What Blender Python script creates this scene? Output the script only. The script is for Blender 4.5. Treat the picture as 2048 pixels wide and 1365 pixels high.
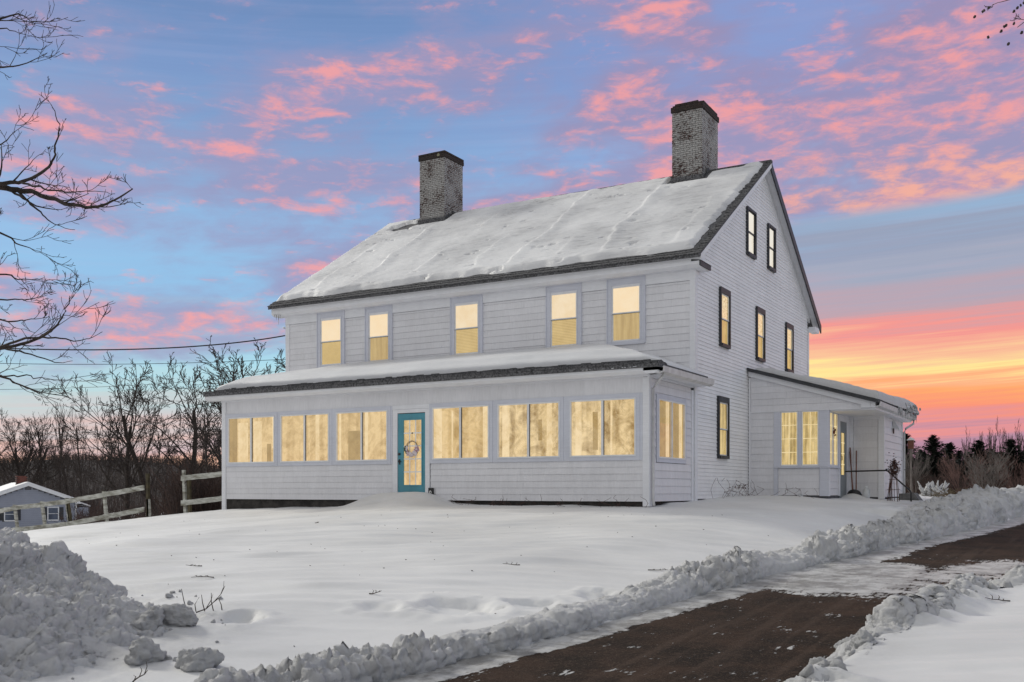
import bpy, math, random
import numpy as np
from math import radians as R_, sin, cos, pi
D = bpy.data
for o in list(D.objects): D.objects.remove(o)
scene = bpy.context.scene
COL = scene.collection

# ---------------------------------------------------------------- camera
CX, CY, CZ = 9.267, -22.379, 0.272
TH = R_(30.26)
FW = np.array([-sin(TH), cos(TH), 0.0]); RT = np.array([cos(TH), sin(TH), 0.0])
FPX = 2002.0; HOR = 981.0
cam = D.cameras.new('camera'); cam.sensor_width = 36; cam.lens = FPX / 2048 * 36
cam.shift_y = (HOR - 682.5) / 2048; cam.clip_end = 6000; cam.clip_start = .05
camo = D.objects.new('camera', cam); COL.objects.link(camo)
camo.location = (CX, CY, CZ); camo.rotation_euler = (pi / 2, 0, TH)
scene.camera = camo

def at(px, depth, py=None):
    """a point at a given distance along the view axis, measured off the photograph"""
    p = np.array([CX, CY, CZ]) + depth * (FW + (px - 1024) / FPX * RT)
    if py is not None: p[2] = CZ + depth * (HOR - py) / FPX
    return p

# ---------------------------------------------------------------- shader maths
class V:
    def __init__(s, nt, sock): s.nt, s.k = nt, sock
    def op(s, o, *a):
        n = s.nt.nodes.new('ShaderNodeMath'); n.operation = o
        for i, v in enumerate((s,) + a):
            if isinstance(v, V): s.nt.links.new(v.k, n.inputs[i])
            else: n.inputs[i].default_value = v
        return V(s.nt, n.outputs[0])
    def __add__(s, o): return s.op('ADD', o)
    __radd__ = __add__
    def __sub__(s, o): return s.op('SUBTRACT', o)
    def __rsub__(s, o): return (s * -1.0) + o
    def __mul__(s, o): return s.op('MULTIPLY', o)
    __rmul__ = __mul__
    def __truediv__(s, o): return s.op('DIVIDE', o)
    def clamp(s):
        n = s.nt.nodes.new('ShaderNodeClamp'); s.nt.links.new(s.k, n.inputs[0]); return V(s.nt, n.outputs[0])
    def sstep(s, a, b):
        n = s.nt.nodes.new('ShaderNodeMapRange'); n.interpolation_type = 'SMOOTHSTEP'
        s.nt.links.new(s.k, n.inputs[0]); n.inputs[1].default_value = a; n.inputs[2].default_value = b
        n.inputs[3].default_value = 0; n.inputs[4].default_value = 1
        return V(s.nt, n.outputs[0])
def lin(c):
    r = []
    for v in c[:3]:
        v = v / 255.0; r.append(v / 12.92 if v <= .04045 else ((v + .055) / 1.055) ** 2.4)
    return tuple(r) + (1.0,)
def comb(nt, x, y, z=0.0):
    n = nt.nodes.new('ShaderNodeCombineXYZ')
    for i, v in enumerate((x, y, z)):
        if isinstance(v, V): nt.links.new(v.k, n.inputs[i])
        else: n.inputs[i].default_value = v
    return V(nt, n.outputs[0])
def noise(nt, vec, scale, detail=4, rough=.5, dist=0.0, lac=2.0):
    n = nt.nodes.new('ShaderNodeTexNoise'); nt.links.new(vec.k, n.inputs['Vector'])
    n.inputs['Scale'].default_value = scale; n.inputs['Detail'].default_value = detail
    n.inputs['Roughness'].default_value = rough; n.inputs['Distortion'].default_value = dist
    return V(nt, n.outputs[0])
def mixc(nt, fac, a, b):
    n = nt.nodes.new('ShaderNodeMix'); n.data_type = 'RGBA'
    for i, v in ((0, fac), (6, a), (7, b)):
        if isinstance(v, V): nt.links.new(v.k, n.inputs[i])
        elif i == 0: n.inputs[0].default_value = v
        else: n.inputs[i].default_value = v
    return V(nt, n.outputs[2])
def ramp(nt, fac, stops, interp='LINEAR'):
    n = nt.nodes.new('ShaderNodeValToRGB'); nt.links.new(fac.k, n.inputs[0]); cr = n.color_ramp
    cr.interpolation = interp
    while len(cr.elements) < len(stops): cr.elements.new(.5)
    for e, (p, c) in zip(cr.elements, stops): e.position = p; e.color = c
    return V(nt, n.outputs[0])

# ---------------------------------------------------------------- sky
world = D.worlds.new('World'); scene.world = world; world.use_nodes = True
nt = world.node_tree; nt.nodes.clear()
tc = nt.nodes.new('ShaderNodeTexCoord')
sp = nt.nodes.new('ShaderNodeSeparateXYZ'); nt.links.new(tc.outputs['Generated'], sp.inputs[0])
dx, dy, dz = [V(nt, sp.outputs[i]) for i in range(3)]
aa = dx * float(FW[0]) + dy * float(FW[1]); bb = dx * float(RT[0]) + dy * float(RT[1])
az = bb.op('ARCTAN2', aa) * (180 / pi)                 # degrees east of the farmhouse's direction
el = dz.op('ARCSINE') * (180 / pi)
wob = noise(nt, comb(nt, az * .05, el * .35), 1.0, 4, .55) - .5
stk = noise(nt, comb(nt, az * .035, (el - az * .05) * 1.6, 4.4), 1.2, 5, .62) - .5
els = el - az * .018 + wob * 2.6 + stk * 4.0
f = (els / 45.0).clamp()
def E(y): return math.degrees(math.atan((HOR - y) / FPX)) / 45.0
cl = [(0, (190, 150, 150)), (E(925), (222, 172, 140)), (E(890), (224, 178, 168)), (E(840), (205, 198, 200)), (E(780), (186, 212, 216)),
      (E(720), (172, 218, 232)), (E(600), (142, 192, 230)), (E(480), (144, 184, 224)), (E(330), (130, 165, 208)), (E(150), (118, 148, 196)),
      (E(0), (104, 136, 184)), (1, (112, 142, 190))]
left = ramp(nt, f, [(p, lin(c)) for p, c in cl])
cr_ = [(0, (172, 128, 150)), (E(905), (184, 138, 160)), (E(880), (226, 144, 148)), (E(845), (250, 146, 116)), (E(810), (254, 168, 104)),
       (E(785), (254, 178, 128)), (E(762), (254, 232, 150)), (E(735), (250, 196, 150)), (E(690), (244, 150, 142)), (E(650), (190, 162, 172)),
       (E(580), (162, 168, 188)), (E(530), (150, 160, 184)), (E(470), (150, 176, 206)), (E(430), (142, 186, 226)), (E(330), (146, 178, 224)), (E(200), (136, 156, 206)), (1, (126, 146, 200))]
right = ramp(nt, f, [(p, lin(c)) for p, c in cr_])
azr = (az - 42.0).op('MULTIPLY', pi / 180).op('COSINE')
skyc = mixc(nt, azr.sstep(.62, .90), left, right)
# cloud cover: hand-placed fields in azimuth / elevation, broken up by noise
def gauss(a0, e0, aw, ew, tilt=0.0, amp=1.0):
    u = (az - a0) / aw; v = (el - e0 - (az - a0) * tilt) / ew
    return (u * u + v * v).op('MULTIPLY', -1.0).op('EXPONENT') * amp
cov = gauss(-12, 20.8, 5.5, 1.9, .22, .62)
for g in ((-8.5, 22.3, 3, 1.2, 0, .35), (-1.5, 23.6, 4.5, 1.5, .1, .62), (-3, 21, 4, 1.0, 0, .4), (8, 25, 4.5, 1.6, 0, .6), (6, 22, 2.5, 1.0, .3, .55), (9.5, 20.3, 4, 1.1, -.1, .6),
          (20.0, 19.0, 10.5, 4.6, -.02, .62), (-5, 16.3, 5, 1.6, .1, .38), (-9, 13.2, 5, 1.0, .1, .32), (3, 19, 3, 1.2, .2, .35), (20.5, 14.6, 9.0, 1.5, .16, .78), (26, 23, 7, 4, 0, .5), (9.5, 16.5, 4.5, 2.3, .1, .7), (2.8, 15.8, 3.8, 1.2, .2, .62),
          (-18.5, 8.9, 16, 1.7, .07, .92), (-9.5, 11.9, 3.2, .55, .15, .75), (-15.5, 17.7, 3.5, 1.0, -.2, .36), (-12, 15, 9, 3.5, -.1, .36), (-24, 19, 5, 5, 0, .42),
          (-23, 14.5, 3, 1.5, 0, .4), (-27, 10.5, 5, 1.2, 0, .5)):
    cov = cov + gauss(*g)
# outside the view broken cloud goes on, under the added pale overcast
away = azr.op('MULTIPLY', -1.0).sstep(-.2, .5) * .45 + el.sstep(24, 32) * .42
cov = cov + el.sstep(12, 17) * .13
cov = (cov + away * el.sstep(4, 12))
pale = azr.op('MULTIPLY', -1.0).sstep(-.35, .35).op('MAXIMUM', el.sstep(26, 44))
q = comb(nt, az * .10, (el - az * .10) * .30, 2.3)
n1 = noise(nt, q, 1.35, 6, .58, .35); n2 = noise(nt, comb(nt, az * .22, (el - az * .08) * .62, 7.7), 1.2, 6, .60, .5)
n3 = noise(nt, comb(nt, az * .42, (el + az * .03) * 1.25, 1.7), 1.3, 5, .62, .3)
edge = (el - (az - 15.0) * .05).sstep(14.1, 15.0)
east = azr.sstep(.70, .86)
gate = 1.0 - east * (1.0 - edge)
soft = ((n1 * 1.5 + n2 * .35 + cov * .85 - 1.00).sstep(.0, .55)) * gate
puff = ((n2 * 1.15 + n3 * .75 + n1 * .35 + cov * .52 - 1.35).sstep(.0, .42)) * gate
lit = (n3 * 1.2 + n2 * .6 - .58).sstep(.12, .52)
hot = azr.sstep(.80, .96) * (el * -1.0).sstep(-19.5, -14.0)
warm = mixc(nt, hot, mixc(nt, lit, lin((200, 154, 180)), lin((248, 160, 156))), mixc(nt, lit, lin((214, 156, 170)), lin((255, 182, 146))))
dull = mixc(nt, azr.sstep(.6, .95), lin((150, 148, 186)), lin((156, 140, 174)))
dens = puff
skyc2 = mixc(nt, soft * .80, skyc, dull)
skyc2 = mixc(nt, puff * .82, skyc2, warm)
# unseen pale overcast added overhead and behind the viewer to neutralise the light
skyc2 = mixc(nt, pale * el.sstep(-2, 6) * .92, skyc2, mixc(nt, n2.sstep(.3, .7), lin((186, 190, 192)), lin((208, 209, 206))))
# fine high streaks
st = noise(nt, comb(nt, az * .05, (el - az * .04) * 1.1, 5.1), 1.5, 5, .6)
skyc3 = mixc(nt, st.sstep(.52, .78) * .07, skyc2, lin((196, 186, 212)))
# ground half of the dome (never seen, below the horizon)
skyc4 = mixc(nt, el.sstep(-6, -.5), lin((150, 140, 145)), skyc3)
bg = nt.nodes.new('ShaderNodeBackground'); nt.links.new(skyc4.k, bg.inputs[0]); bg.inputs[1].default_value = 1.0
SUN_EL, SUN_AZ = R_(30), R_(180 + 14)      # the low light comes from the left, a little behind the house
sk = nt.nodes.new('ShaderNodeTexSky'); sk.sky_type = 'NISHITA'; sk.sun_disc = False
sk.sun_elevation = SUN_EL; sk.sun_rotation = R_(-76)
bg2 = nt.nodes.new('ShaderNodeBackground'); nt.links.new(sk.outputs[0], bg2.inputs[0]); bg2.inputs[1].default_value = .004
ad = nt.nodes.new('ShaderNodeAddShader'); nt.links.new(bg.outputs[0], ad.inputs[0]); nt.links.new(bg2.outputs[0], ad.inputs[1])
ow = nt.nodes.new('ShaderNodeOutputWorld'); nt.links.new(ad.outputs[0], ow.inputs[0])

# ---------------------------------------------------------------- sun (soft: thin cloud)
sun = D.lights.new('sun', 'SUN'); sun.energy = 2.0; sun.angle = R_(12); sun.color = (1.0, .965, .87)
suno = D.objects.new('sun', sun); COL.objects.link(suno)
from mathutils import Vector
sd = Vector((-cos(SUN_EL) * cos(R_(14)), cos(SUN_EL) * sin(R_(14)), sin(SUN_EL)))   # towards the sun
suno.rotation_euler = sd.to_track_quat('Z', 'Y').to_euler()
suno.location = (-30, 10, 40)
vs = scene.view_settings; vs.view_transform = 'Standard'; vs.look = 'None'; vs.exposure = 0.0; vs.gamma = 1.0
vs.use_curve_mapping = False
scene.render.engine = 'CYCLES'

# ---------------------------------------------------------------- materials
def material(name):
    m = D.materials.new(name); m.use_nodes = True; n = m.node_tree; n.nodes.clear()
    out = n.nodes.new('ShaderNodeOutputMaterial'); b = n.nodes.new('ShaderNodeBsdfPrincipled')
    n.links.new(b.outputs[0], out.inputs[0]); return m, n, b, out
def coord(n, scale=(1, 1, 1), kind='Object'):
    t = n.nodes.new('ShaderNodeTexCoord'); mp = n.nodes.new('ShaderNodeMapping')
    n.links.new(t.outputs[kind], mp.inputs[0]); mp.inputs['Scale'].default_value = scale
    return V(n, mp.outputs[0])
def world_pos(n, scale=(1, 1, 1)):
    g = n.nodes.new('ShaderNodeNewGeometry'); mp = n.nodes.new('ShaderNodeMapping')
    n.links.new(g.outputs['Position'], mp.inputs[0]); mp.inputs['Scale'].default_value = scale
    return V(n, mp.outputs[0])
def bump(n, b, h, strength=.3, dist=.02):
    u = n.nodes.new('ShaderNodeBump'); u.inputs['Strength'].default_value = strength; u.inputs['Distance'].default_value = dist
    n.links.new(h.k, u.inputs['Height']); n.links.new(u.outputs[0], b.inputs['Normal'])
def orand(n):
    return V(n, n.nodes.new('ShaderNodeObjectInfo').outputs['Random'])
def basic(name, c, rough=.6, var=.12, scale=6, bmp=.2, bscale=None, metal=0.0, obj=0.0, stretch=(1, 1, 1), c2=None, dist=.01, spec=None):
    m, n, b, _ = material(name)
    p = world_pos(n, stretch)
    f = noise(n, p, scale, 5, .6)
    d = tuple(v * (1 - var) for v in c); l = tuple(min(1, v * (1 + var)) for v in c)
    if c2: d = c2; l = c
    col = mixc(n, f.sstep(.3, .7), d + (1,), l + (1,))
    if obj:
        k = orand(n) * (2 * obj) + (1 - obj)
        x = n.nodes.new('ShaderNodeVectorMath'); x.operation = 'SCALE'; n.links.new(col.k, x.inputs[0]); n.links.new(k.k, x.inputs[3])
        col = V(n, x.outputs[0])
    n.links.new(col.k, b.inputs['Base Color']); b.inputs['Roughness'].default_value = rough; b.inputs['Metallic'].default_value = metal
    if spec is not None: b.inputs['Specular IOR Level'].default_value = spec
    if bmp: bump(n, b, noise(n, p, bscale or scale * 4, 4, .6), bmp, dist)
    return m
M = {}
def painted(name, c, axis, strength=.35, obj=.03, streak=True):
    """painted wood: brushed grain plus broad weathering"""
    m, n, b, _ = material(name)
    s = (1, 1, .12) if axis == 'z' else ((.1, .1, 1))
    g = noise(n, world_pos(n, s), 22, 3, .6)
    g2 = noise(n, world_pos(n, s), 55, 2, .6)
    w = noise(n, world_pos(n), .55, 4, .6); w2 = noise(n, world_pos(n, (1, 1, .4)), 3.2, 5, .65)
    k = g * .18 + g2 * .10 + w * .20 + w2 * .20 + .68 + (orand(n) - .5) * (2 * obj)
    x = n.nodes.new('ShaderNodeVectorMath'); x.operation = 'SCALE'; x.inputs[0].default_value = c; n.links.new(k.k, x.inputs[3])
    lav = mixc(n, w.sstep(.42, .62), V(n, x.outputs[0]), V(n, x.outputs[0]))
    n.links.new(lav.k, b.inputs['Base Color']); b.inputs['Roughness'].default_value = .55
    bump(n, b, g * .7 + g2 * .5, strength, .012)
    return m
M['shingle_paint'] = painted('shingle_paint', (.72, .72, .745), 'z', .5)
M['clapboard_paint'] = painted('clapboard_paint', (.83, .83, .84), 'x', .2)
M['trim'] = painted('trim_paint', (.76, .77, .80), 'x', .12, 0)
M['casing'] = painted('casing_paint', (.61, .63, .70), 'x', .12, 0)
M['bright_trim'] = basic('bright_trim', (.78, .79, .80), .45, .06, 5, .05)
M['dark_trim'] = basic('dark_trim', (.032, .034, .040), .5, .3, 6, .1)
M['muntin'] = basic('muntin_paint', (.90, .90, .88), .45, .05, 5, .05)
M['wall_back'] = basic('sheathing', (.10, .10, .11), .8, .2, 3, 0)
M['black'] = basic('black_metal', (.012, .012, .013), .45, .3, 8, .1)
M['galv'] = basic('gutter_metal', (.60, .60, .60), .45, .12, 4, .1)
M['teal'] = basic('teal_paint', (.075, .285, .36), .4, .12, 2.2, .1, stretch=(1, 1, .5))
M['grey_door'] = basic('grey_door', (.21, .235, .25), .45, .1, 3, .1)
M['foundation'] = basic('foundation_stone', (.062, .055, .050), .9, .5, 4, .8, 9, c2=(.020, .018, .016), dist=.04)
M['roof_shingle'] = basic('roof_shingle', (.17, .17, .178), .95, .5, 22, .9, 45, c2=(.028, .028, .030), dist=.02, obj=.2)
M['rusty'] = basic('rusty_iron', (.085, .040, .026), .8, .4, 30, .3)
M['wood_handle'] = basic('wood_handle', (.15, .055, .035), .6, .3, 20, .2)
M['plastic'] = basic('cloudy_plastic', (.55, .57, .58), .35, .1, 9, 0)
M['concrete'] = basic('concrete', (.13, .13, .13), .9, .3, 8, .5)
M['bark'] = basic('bark', (.060, .045, .037), .9, .5, 9, .6, 30, c2=(.016, .012, .010), dist=.03)
M['bark_far'] = basic('grey_bark', (.085, .066, .057), .95, .4, .8, 0, c2=(.040, .031, .027))
M['bark_pale'] = basic('pale_bark', (.24, .21, .19), .9, .4, 2, 0, c2=(.10, .085, .075))
M['brush'] = basic('brush_stems', (.085, .050, .040), .95, .5, .7, 0, c2=(.032, .021, .019))
M['red_brush'] = basic('reddish_stems', (.22, .13, .11), .9, .4, 1.5, 0, c2=(.07, .040, .036))
M['pine'] = basic('pine_needles', (.030, .042, .026), .9, .5, 1.2, 0, c2=(.010, .015, .011))
M['twig'] = basic('dead_twig', (.060, .045, .036), .9, .4, 12, .2)
M['dead_leaf'] = basic('dead_leaf', (.075, .035, .028), .9, .5, 12, 0)
M['fence'] = basic('weathered_white_wood', (.58, .585, .54), .85, .3, 5, .6, 24, c2=(.20, .19, .15), stretch=(.5, .5, 2.2), dist=.012)
M['fence_post'] = basic('mossy_post', (.105, .085, .045), .9, .4, 5, .6, 24, c2=(.045, .038, .022), dist=.02)
M['hill'] = basic('wooded_hillside', (.052, .040, .038), .95, .5, .08, .9, .5, c2=(.020, .016, .017), dist=1.5)
M['vinyl'] = basic('grey_vinyl_siding', (.30, .32, .38), .6, .06, 1, 0)
M['wire'] = basic('cable_rubber', (.012, .012, .012), .7, .2, 3, 0)
M['brick_red'] = basic('red_brick', (.16, .06, .045), .9, .3, 3, .3)

def snow_mat(name, base=(.80, .805, .82), b1=.35, dirty=0.0, grain=60):
    m, n, b, _ = material(name)
    p = world_pos(n)
    w = noise(n, p, .7, 5, .6); g = noise(n, p, grain, 3, .7); h = noise(n, p, 14, 9, .78)
    d = tuple(v * (1 - .07) for v in base) + (1,)
    col = mixc(n, w.sstep(.35, .65), d, base + (1,))
    if dirty:
        dd = noise(n, p, 3.3, 8, .72)
        col = mixc(n, dd.sstep(.56, .74) * dirty, col, (.20, .17, .14, 1))
        d2 = noise(n, p, 28, 5, .7)
        col = mixc(n, d2.sstep(.66, .74) * dirty, col, (.09, .075, .06, 1))
    n.links.new(col.k, b.inputs['Base Color']); b.inputs['Roughness'].default_value = .62
    b.inputs['Specular IOR Level'].default_value = .35
    bump(n, b, g * .15 + h * .9, b1, .045)
    return m
M['snow'] = snow_mat('snow')
M['roof_snow'] = snow_mat('roof_snow', (.68, .69, .71), .35)
M['ploughed'] = snow_mat('ploughed_snow', (.60, .602, .608), .9, .40)
M['clod'] = snow_mat('snow_clods', (.50, .503, .51), 1.0, .35)

# lawn sheet: clean snow, ploughed snow where the banks are (vertex mask of the banks)
def thin_roof_snow():
    m, n, b, _ = material('thin_roof_snow')
    p = world_pos(n, (.22, 1, 1)); w = noise(n, p, 7, 6, .68); k = noise(n, world_pos(n), .45, 4, .6); h = noise(n, world_pos(n, (.5, 1, 1)), 9, 6, .65)
    col = mixc(n, k.sstep(.35, .65), (.60, .605, .615, 1), (.78, .785, .79, 1))
    col = mixc(n, (w + (k - .5) * -.5).sstep(.54, .70) * .5, col, (.38, .38, .39, 1))
    n.links.new(col.k, b.inputs['Base Color']); b.inputs['Roughness'].default_value = .6
    bump(n, b, w * .9 + h * .6, .7, .035); return m
M['main_snow'] = thin_roof_snow()
def lawn_mat():
    m, n, b, _ = material('lawn_snow')
    p = world_pos(n)
    at_ = n.nodes.new('ShaderNodeAttribute'); at_.attribute_name = 'bank'; bk = V(n, at_.outputs['Fac'])
    w = noise(n, p, .35, 5, .6)
    clean = mixc(n, w.sstep(.35, .65), (.62, .622, .62, 1), (.72, .72, .715, 1))
    dd = noise(n, p, 3.0, 8, .72)
    dirt = mixc(n, dd.sstep(.46, .68) * .6, (.44, .443, .45, 1), (.20, .19, .175, 1))
    d2 = noise(n, p, 26, 5, .7)
    dirt = mixc(n, d2.sstep(.63, .72) * .75, dirt, (.09, .075, .06, 1))
    n.links.new(mixc(n, bk, clean, dirt).k, b.inputs['Base Color'])
    b.inputs['Roughness'].default_value = .6; b.inputs['Specular IOR Level'].default_value = .4
    h = noise(n, p, 13, 8, .78); g = noise(n, p, 75, 3, .7)
    r = noise(n, world_pos(n, (.25, 1, 1)), 3.2, 4, .6)
    bump(n, b, h * (bk * 2.0 + .08) + g * .05 + r * .8, .6, .035)
    return m
M['lawn'] = lawn_mat()

def road_mat():
    m, n, b, _ = material('gravelly_asphalt')
    p = world_pos(n)
    at_ = n.nodes.new('ShaderNodeAttribute'); at_.attribute_name = 'ice'; ic = V(n, at_.outputs['Fac'])
    g = noise(n, p, 55, 4, .75); w = noise(n, p, 1.2, 5, .6); w2 = noise(n, p, 130, 2, .7)
    base = mixc(n, w.sstep(.35, .68), (.014, .009, .006, 1), (.044, .025, .016, 1))
    tr = noise(n, world_pos(n, (3.0, .12, 1)), 1.6, 3, .5)
    base = mixc(n, tr.sstep(.5, .7) * .6, base, (.070, .046, .034, 1))
    m3 = noise(n, p, 17, 4, .7); base = mixc(n, m3.sstep(.5, .68) * .5, base, (.085, .056, .040, 1))
    base = mixc(n, g.sstep(.54, .68), base, (.12, .085, .062, 1))
    base = mixc(n, w2.sstep(.42, .34), base, (.010, .008, .007, 1))
    sc = noise(n, world_pos(n, (2.0, .45, 1)), 9, 5, .7)
    sc2 = noise(n, p, 2.6, 6, .68)
    mask = (ic + (sc - .5) * .75 + (sc2 - .5) * .9).sstep(.42, .50)
    snowy = mixc(n, sc2.sstep(.36, .62), (.24, .235, .225, 1), (.55, .55, .54, 1))
    snowy = mixc(n, sc.sstep(.30, .44), (.20, .185, .17, 1), snowy)
    n.links.new(mixc(n, mask, base, snowy).k, b.inputs['Base Color'])
    rr = mixc(n, mask, (.95, .95, .95, 1), (.42, .42, .42, 1)); b.inputs['Specular IOR Level'].default_value = .15; n.links.new(rr.k, b.inputs['Roughness'])
    bump(n, b, g * .35 + w2 * .25 + mask * .9 + sc * mask * .6, .8, .02)
    return m
M['road'] = road_mat()

def brick_mat(name, wear, dark):
    m, n, b, _ = material(name)
    p = world_pos(n)
    a = noise(n, world_pos(n, (1, 1, 2.2)), 11, 8, .78); c = noise(n, p, 34, 4, .7); e = noise(n, p, 1.3, 4, .6)
    red = mixc(n, c.sstep(.4, .65), (.018, .014, .013, 1), (.095, .035, .026, 1))
    pt = mixc(n, c.sstep(.35, .7), (.24, .236, .23, 1), (.56, .555, .54, 1))
    if dark: pt = mixc(n, c.sstep(.4, .7), (.016, .013, .012, 1), (.060, .040, .032, 1))
    k = (a + (c - .5) * .35 + (e - .5) * .55).sstep(.50 + wear, .55 + wear)
    n.links.new(mixc(n, k, pt, red).k, b.inputs['Base Color']); b.inputs['Roughness'].default_value = .85
    bump(n, b, a * .5 + c * .5, .6, .012)
    return m
M['brick_w'] = brick_mat('whitewashed_brick', .03, False)
M['brick_w2'] = brick_mat('flaking_white_brick', .02, False)
M['brick_cap'] = brick_mat('sooty_cap_brick', .1, True)
M['mortar'] = basic('dark_mortar', (.045, .042, .040), .95, .4, 14, .3)
M['lichen'] = basic('lichen', (.26, .25, .17), .9, .3, 14, .3)

def glow(name, c, e=1.0, style='plain', seed=0.0, c2=None):
    """shade, curtain or room wall lit warmly from inside"""
    m, n, b, out = material(name); n.nodes.remove(b)
    em = n.nodes.new('ShaderNodeEmission'); em.inputs[1].default_value = e
    p = world_pos(n)
    off = n.nodes.new('ShaderNodeVectorMath'); off.operation = 'ADD'; n.links.new(p.k, off.inputs[0]); off.inputs[1].default_value = (seed, seed * .7, seed * .3)
    p = V(n, off.outputs[0])
    c2 = c2 or (c[0] * .72, c[1] * .68, c[2] * .52)
    if style == 'plain': f = noise(n, p, 3.0, 4, .6).sstep(.3, .7) * .45 + noise(n, p, 40, 2).sstep(.4, .6) * .12 + .3
    elif style == 'film':
        a = noise(n, p, 1.5, 6, .6, 2.2); c_ = noise(n, p, 5, 5, .65, 1.5)  # mottling painted into the glow: uneven room light and mirrored trees
        s3 = n.nodes.new('ShaderNodeMapping'); n.links.new(p.k, s3.inputs[0]); s3.inputs['Scale'].default_value = (1, 1, .08)
        st_ = noise(n, V(n, s3.outputs[0]), 4.5, 2, .5)
        f = (a.sstep(.32, .62) * .50 + c_.sstep(.35, .65) * .25 + st_.sstep(.35, .6) * .35)
    elif style == 'folds':
        s3 = n.nodes.new('ShaderNodeMapping'); n.links.new(p.k, s3.inputs[0]); s3.inputs['Scale'].default_value = (1, 1, .06)
        f = noise(n, V(n, s3.outputs[0]), 11, 3, .6).sstep(.35, .65) * .85 + noise(n, p, 6, 4).sstep(.4, .7) * .2
    elif style == 'slats':
        s3 = n.nodes.new('ShaderNodeSeparateXYZ'); n.links.new(p.k, s3.inputs[0])
        f = (V(n, s3.outputs[2]) * (2 * pi / .045)).op('SINE').sstep(-.9, .6) * .7 + noise(n, p, 3, 4).sstep(.3, .7) * .3
    elif style == 'lace':
        f = noise(n, p, 16, 7, .75).sstep(.42, .56) * .8 + .2
    n.links.new(mixc(n, f, c2 + (1,), c + (1,)).k, em.inputs[0]); n.links.new(em.outputs[0], out.inputs[0])
    return m
CREAM = (1.0, .81, .55); GOLD = (.74, .50, .19)
M['shade_cream'] = glow('lit_roller_shade', CREAM, 1.0, 'plain', 0, (.98, .72, .42))
M['shade_gold'] = glow('lit_blind_behind_screen', (.70, .50, .20), 1.0, 'plain', 3, (.50, .34, .12))
M['shade_cream2'] = glow('lit_roller_shade', (.97, .80, .56), 1.0, 'plain', 4, (.86, .62, .33))
M['shade_gold2'] = glow('lit_blind_behind_screen', (.60, .43, .18), 1.0, 'folds', 8, (.46, .31, .12))
M['slats'] = glow('lit_venetian_blind', (.74, .54, .23), 1.0, 'slats', 3, (.46, .31, .11))
M['film'] = glow('lit_sheer_curtain', (.86, .62, .31), 1.0, 'film', 0, (.47, .30, .115))
M['film_reflect'] = glow('curtain_painted_reflection', (.92, .69, .37), 1.0, 'film', 21, (.30, .18, .06))  # stronger mottle: branch reflections of the right panes painted into the curtain glow
M['film_b'] = glow('lit_inner_wall', (.97, .75, .44), 1.0, 'film', 5, (.74, .52, .24))
M['film_d'] = glow('dim_inner_wall', (.50, .34, .14), 1.0, 'film', 9, (.34, .22, .085))
M['folds'] = glow('lit_folded_curtain', (.86, .64, .28), 1.0, 'folds', 2, (.36, .25, .085))
M['lace'] = glow('lit_lace_curtain', (1.0, .82, .52), 1.0, 'lace', 2, (.62, .42, .16))
M['attic'] = glow('lit_attic_shade', (1.0, .95, .82), 1.0, 'plain', 6, (1.0, .88, .70))
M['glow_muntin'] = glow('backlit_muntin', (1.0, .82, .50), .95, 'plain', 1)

def glass():
    m, n, b, out = material('window_glass'); n.nodes.remove(b)
    t = n.nodes.new('ShaderNodeBsdfTransparent'); g = n.nodes.new('ShaderNodeBsdfGlossy'); g.inputs['Roughness'].default_value = .03
    lw = n.nodes.new('ShaderNodeLayerWeight'); lw.inputs[0].default_value = .5
    fr = (V(n, lw.outputs['Facing']).op('POWER', 5.0) * .50 + .11).k
    bumpn = n.nodes.new('ShaderNodeBump'); bumpn.inputs['Strength'].default_value = .15; bumpn.inputs['Distance'].default_value = .01
    n.links.new(noise(n, world_pos(n), 2.5, 2).k, bumpn.inputs['Height']); n.links.new(bumpn.outputs[0], g.inputs['Normal'])
    mx = n.nodes.new('ShaderNodeMixShader'); n.links.new(fr, mx.inputs[0])
    n.links.new(t.outputs[0], mx.inputs[1]); n.links.new(g.outputs[0], mx.inputs[2]); n.links.new(mx.outputs[0], out.inputs[0])
    return m
M['glass'] = glass()
M['dark_pane'] = basic('dark_pane', (.10, .12, .16), .15, .3, 1, 0)
def icy():
    m, n, b, _ = material('icy_snow')
    p = world_pos(n); f = noise(n, p, 9, 6, .7)
    n.links.new(mixc(n, f.sstep(.4, .65), (.26, .27, .28, 1), (.66, .67, .68, 1)).k, b.inputs['Base Color'])
    b.inputs['Roughness'].default_value = .22; bump(n, b, f + noise(n, p, 30, 3) * .4, .9, .04)
    return m
M['ice'] = icy()
M['flower_w'] = basic('pale_petals', (.68, .60, .62), .8, .15, 20, 0)
M['flower_p'] = basic('pink_petals', (.46, .26, .32), .8, .15, 20, 0)
M['leaf'] = basic('wreath_leaves', (.060, .085, .075), .8, .3, 20, 0)
M['vine'] = basic('grapevine', (.42, .33, .22), .8, .3, 20, .2)

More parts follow.
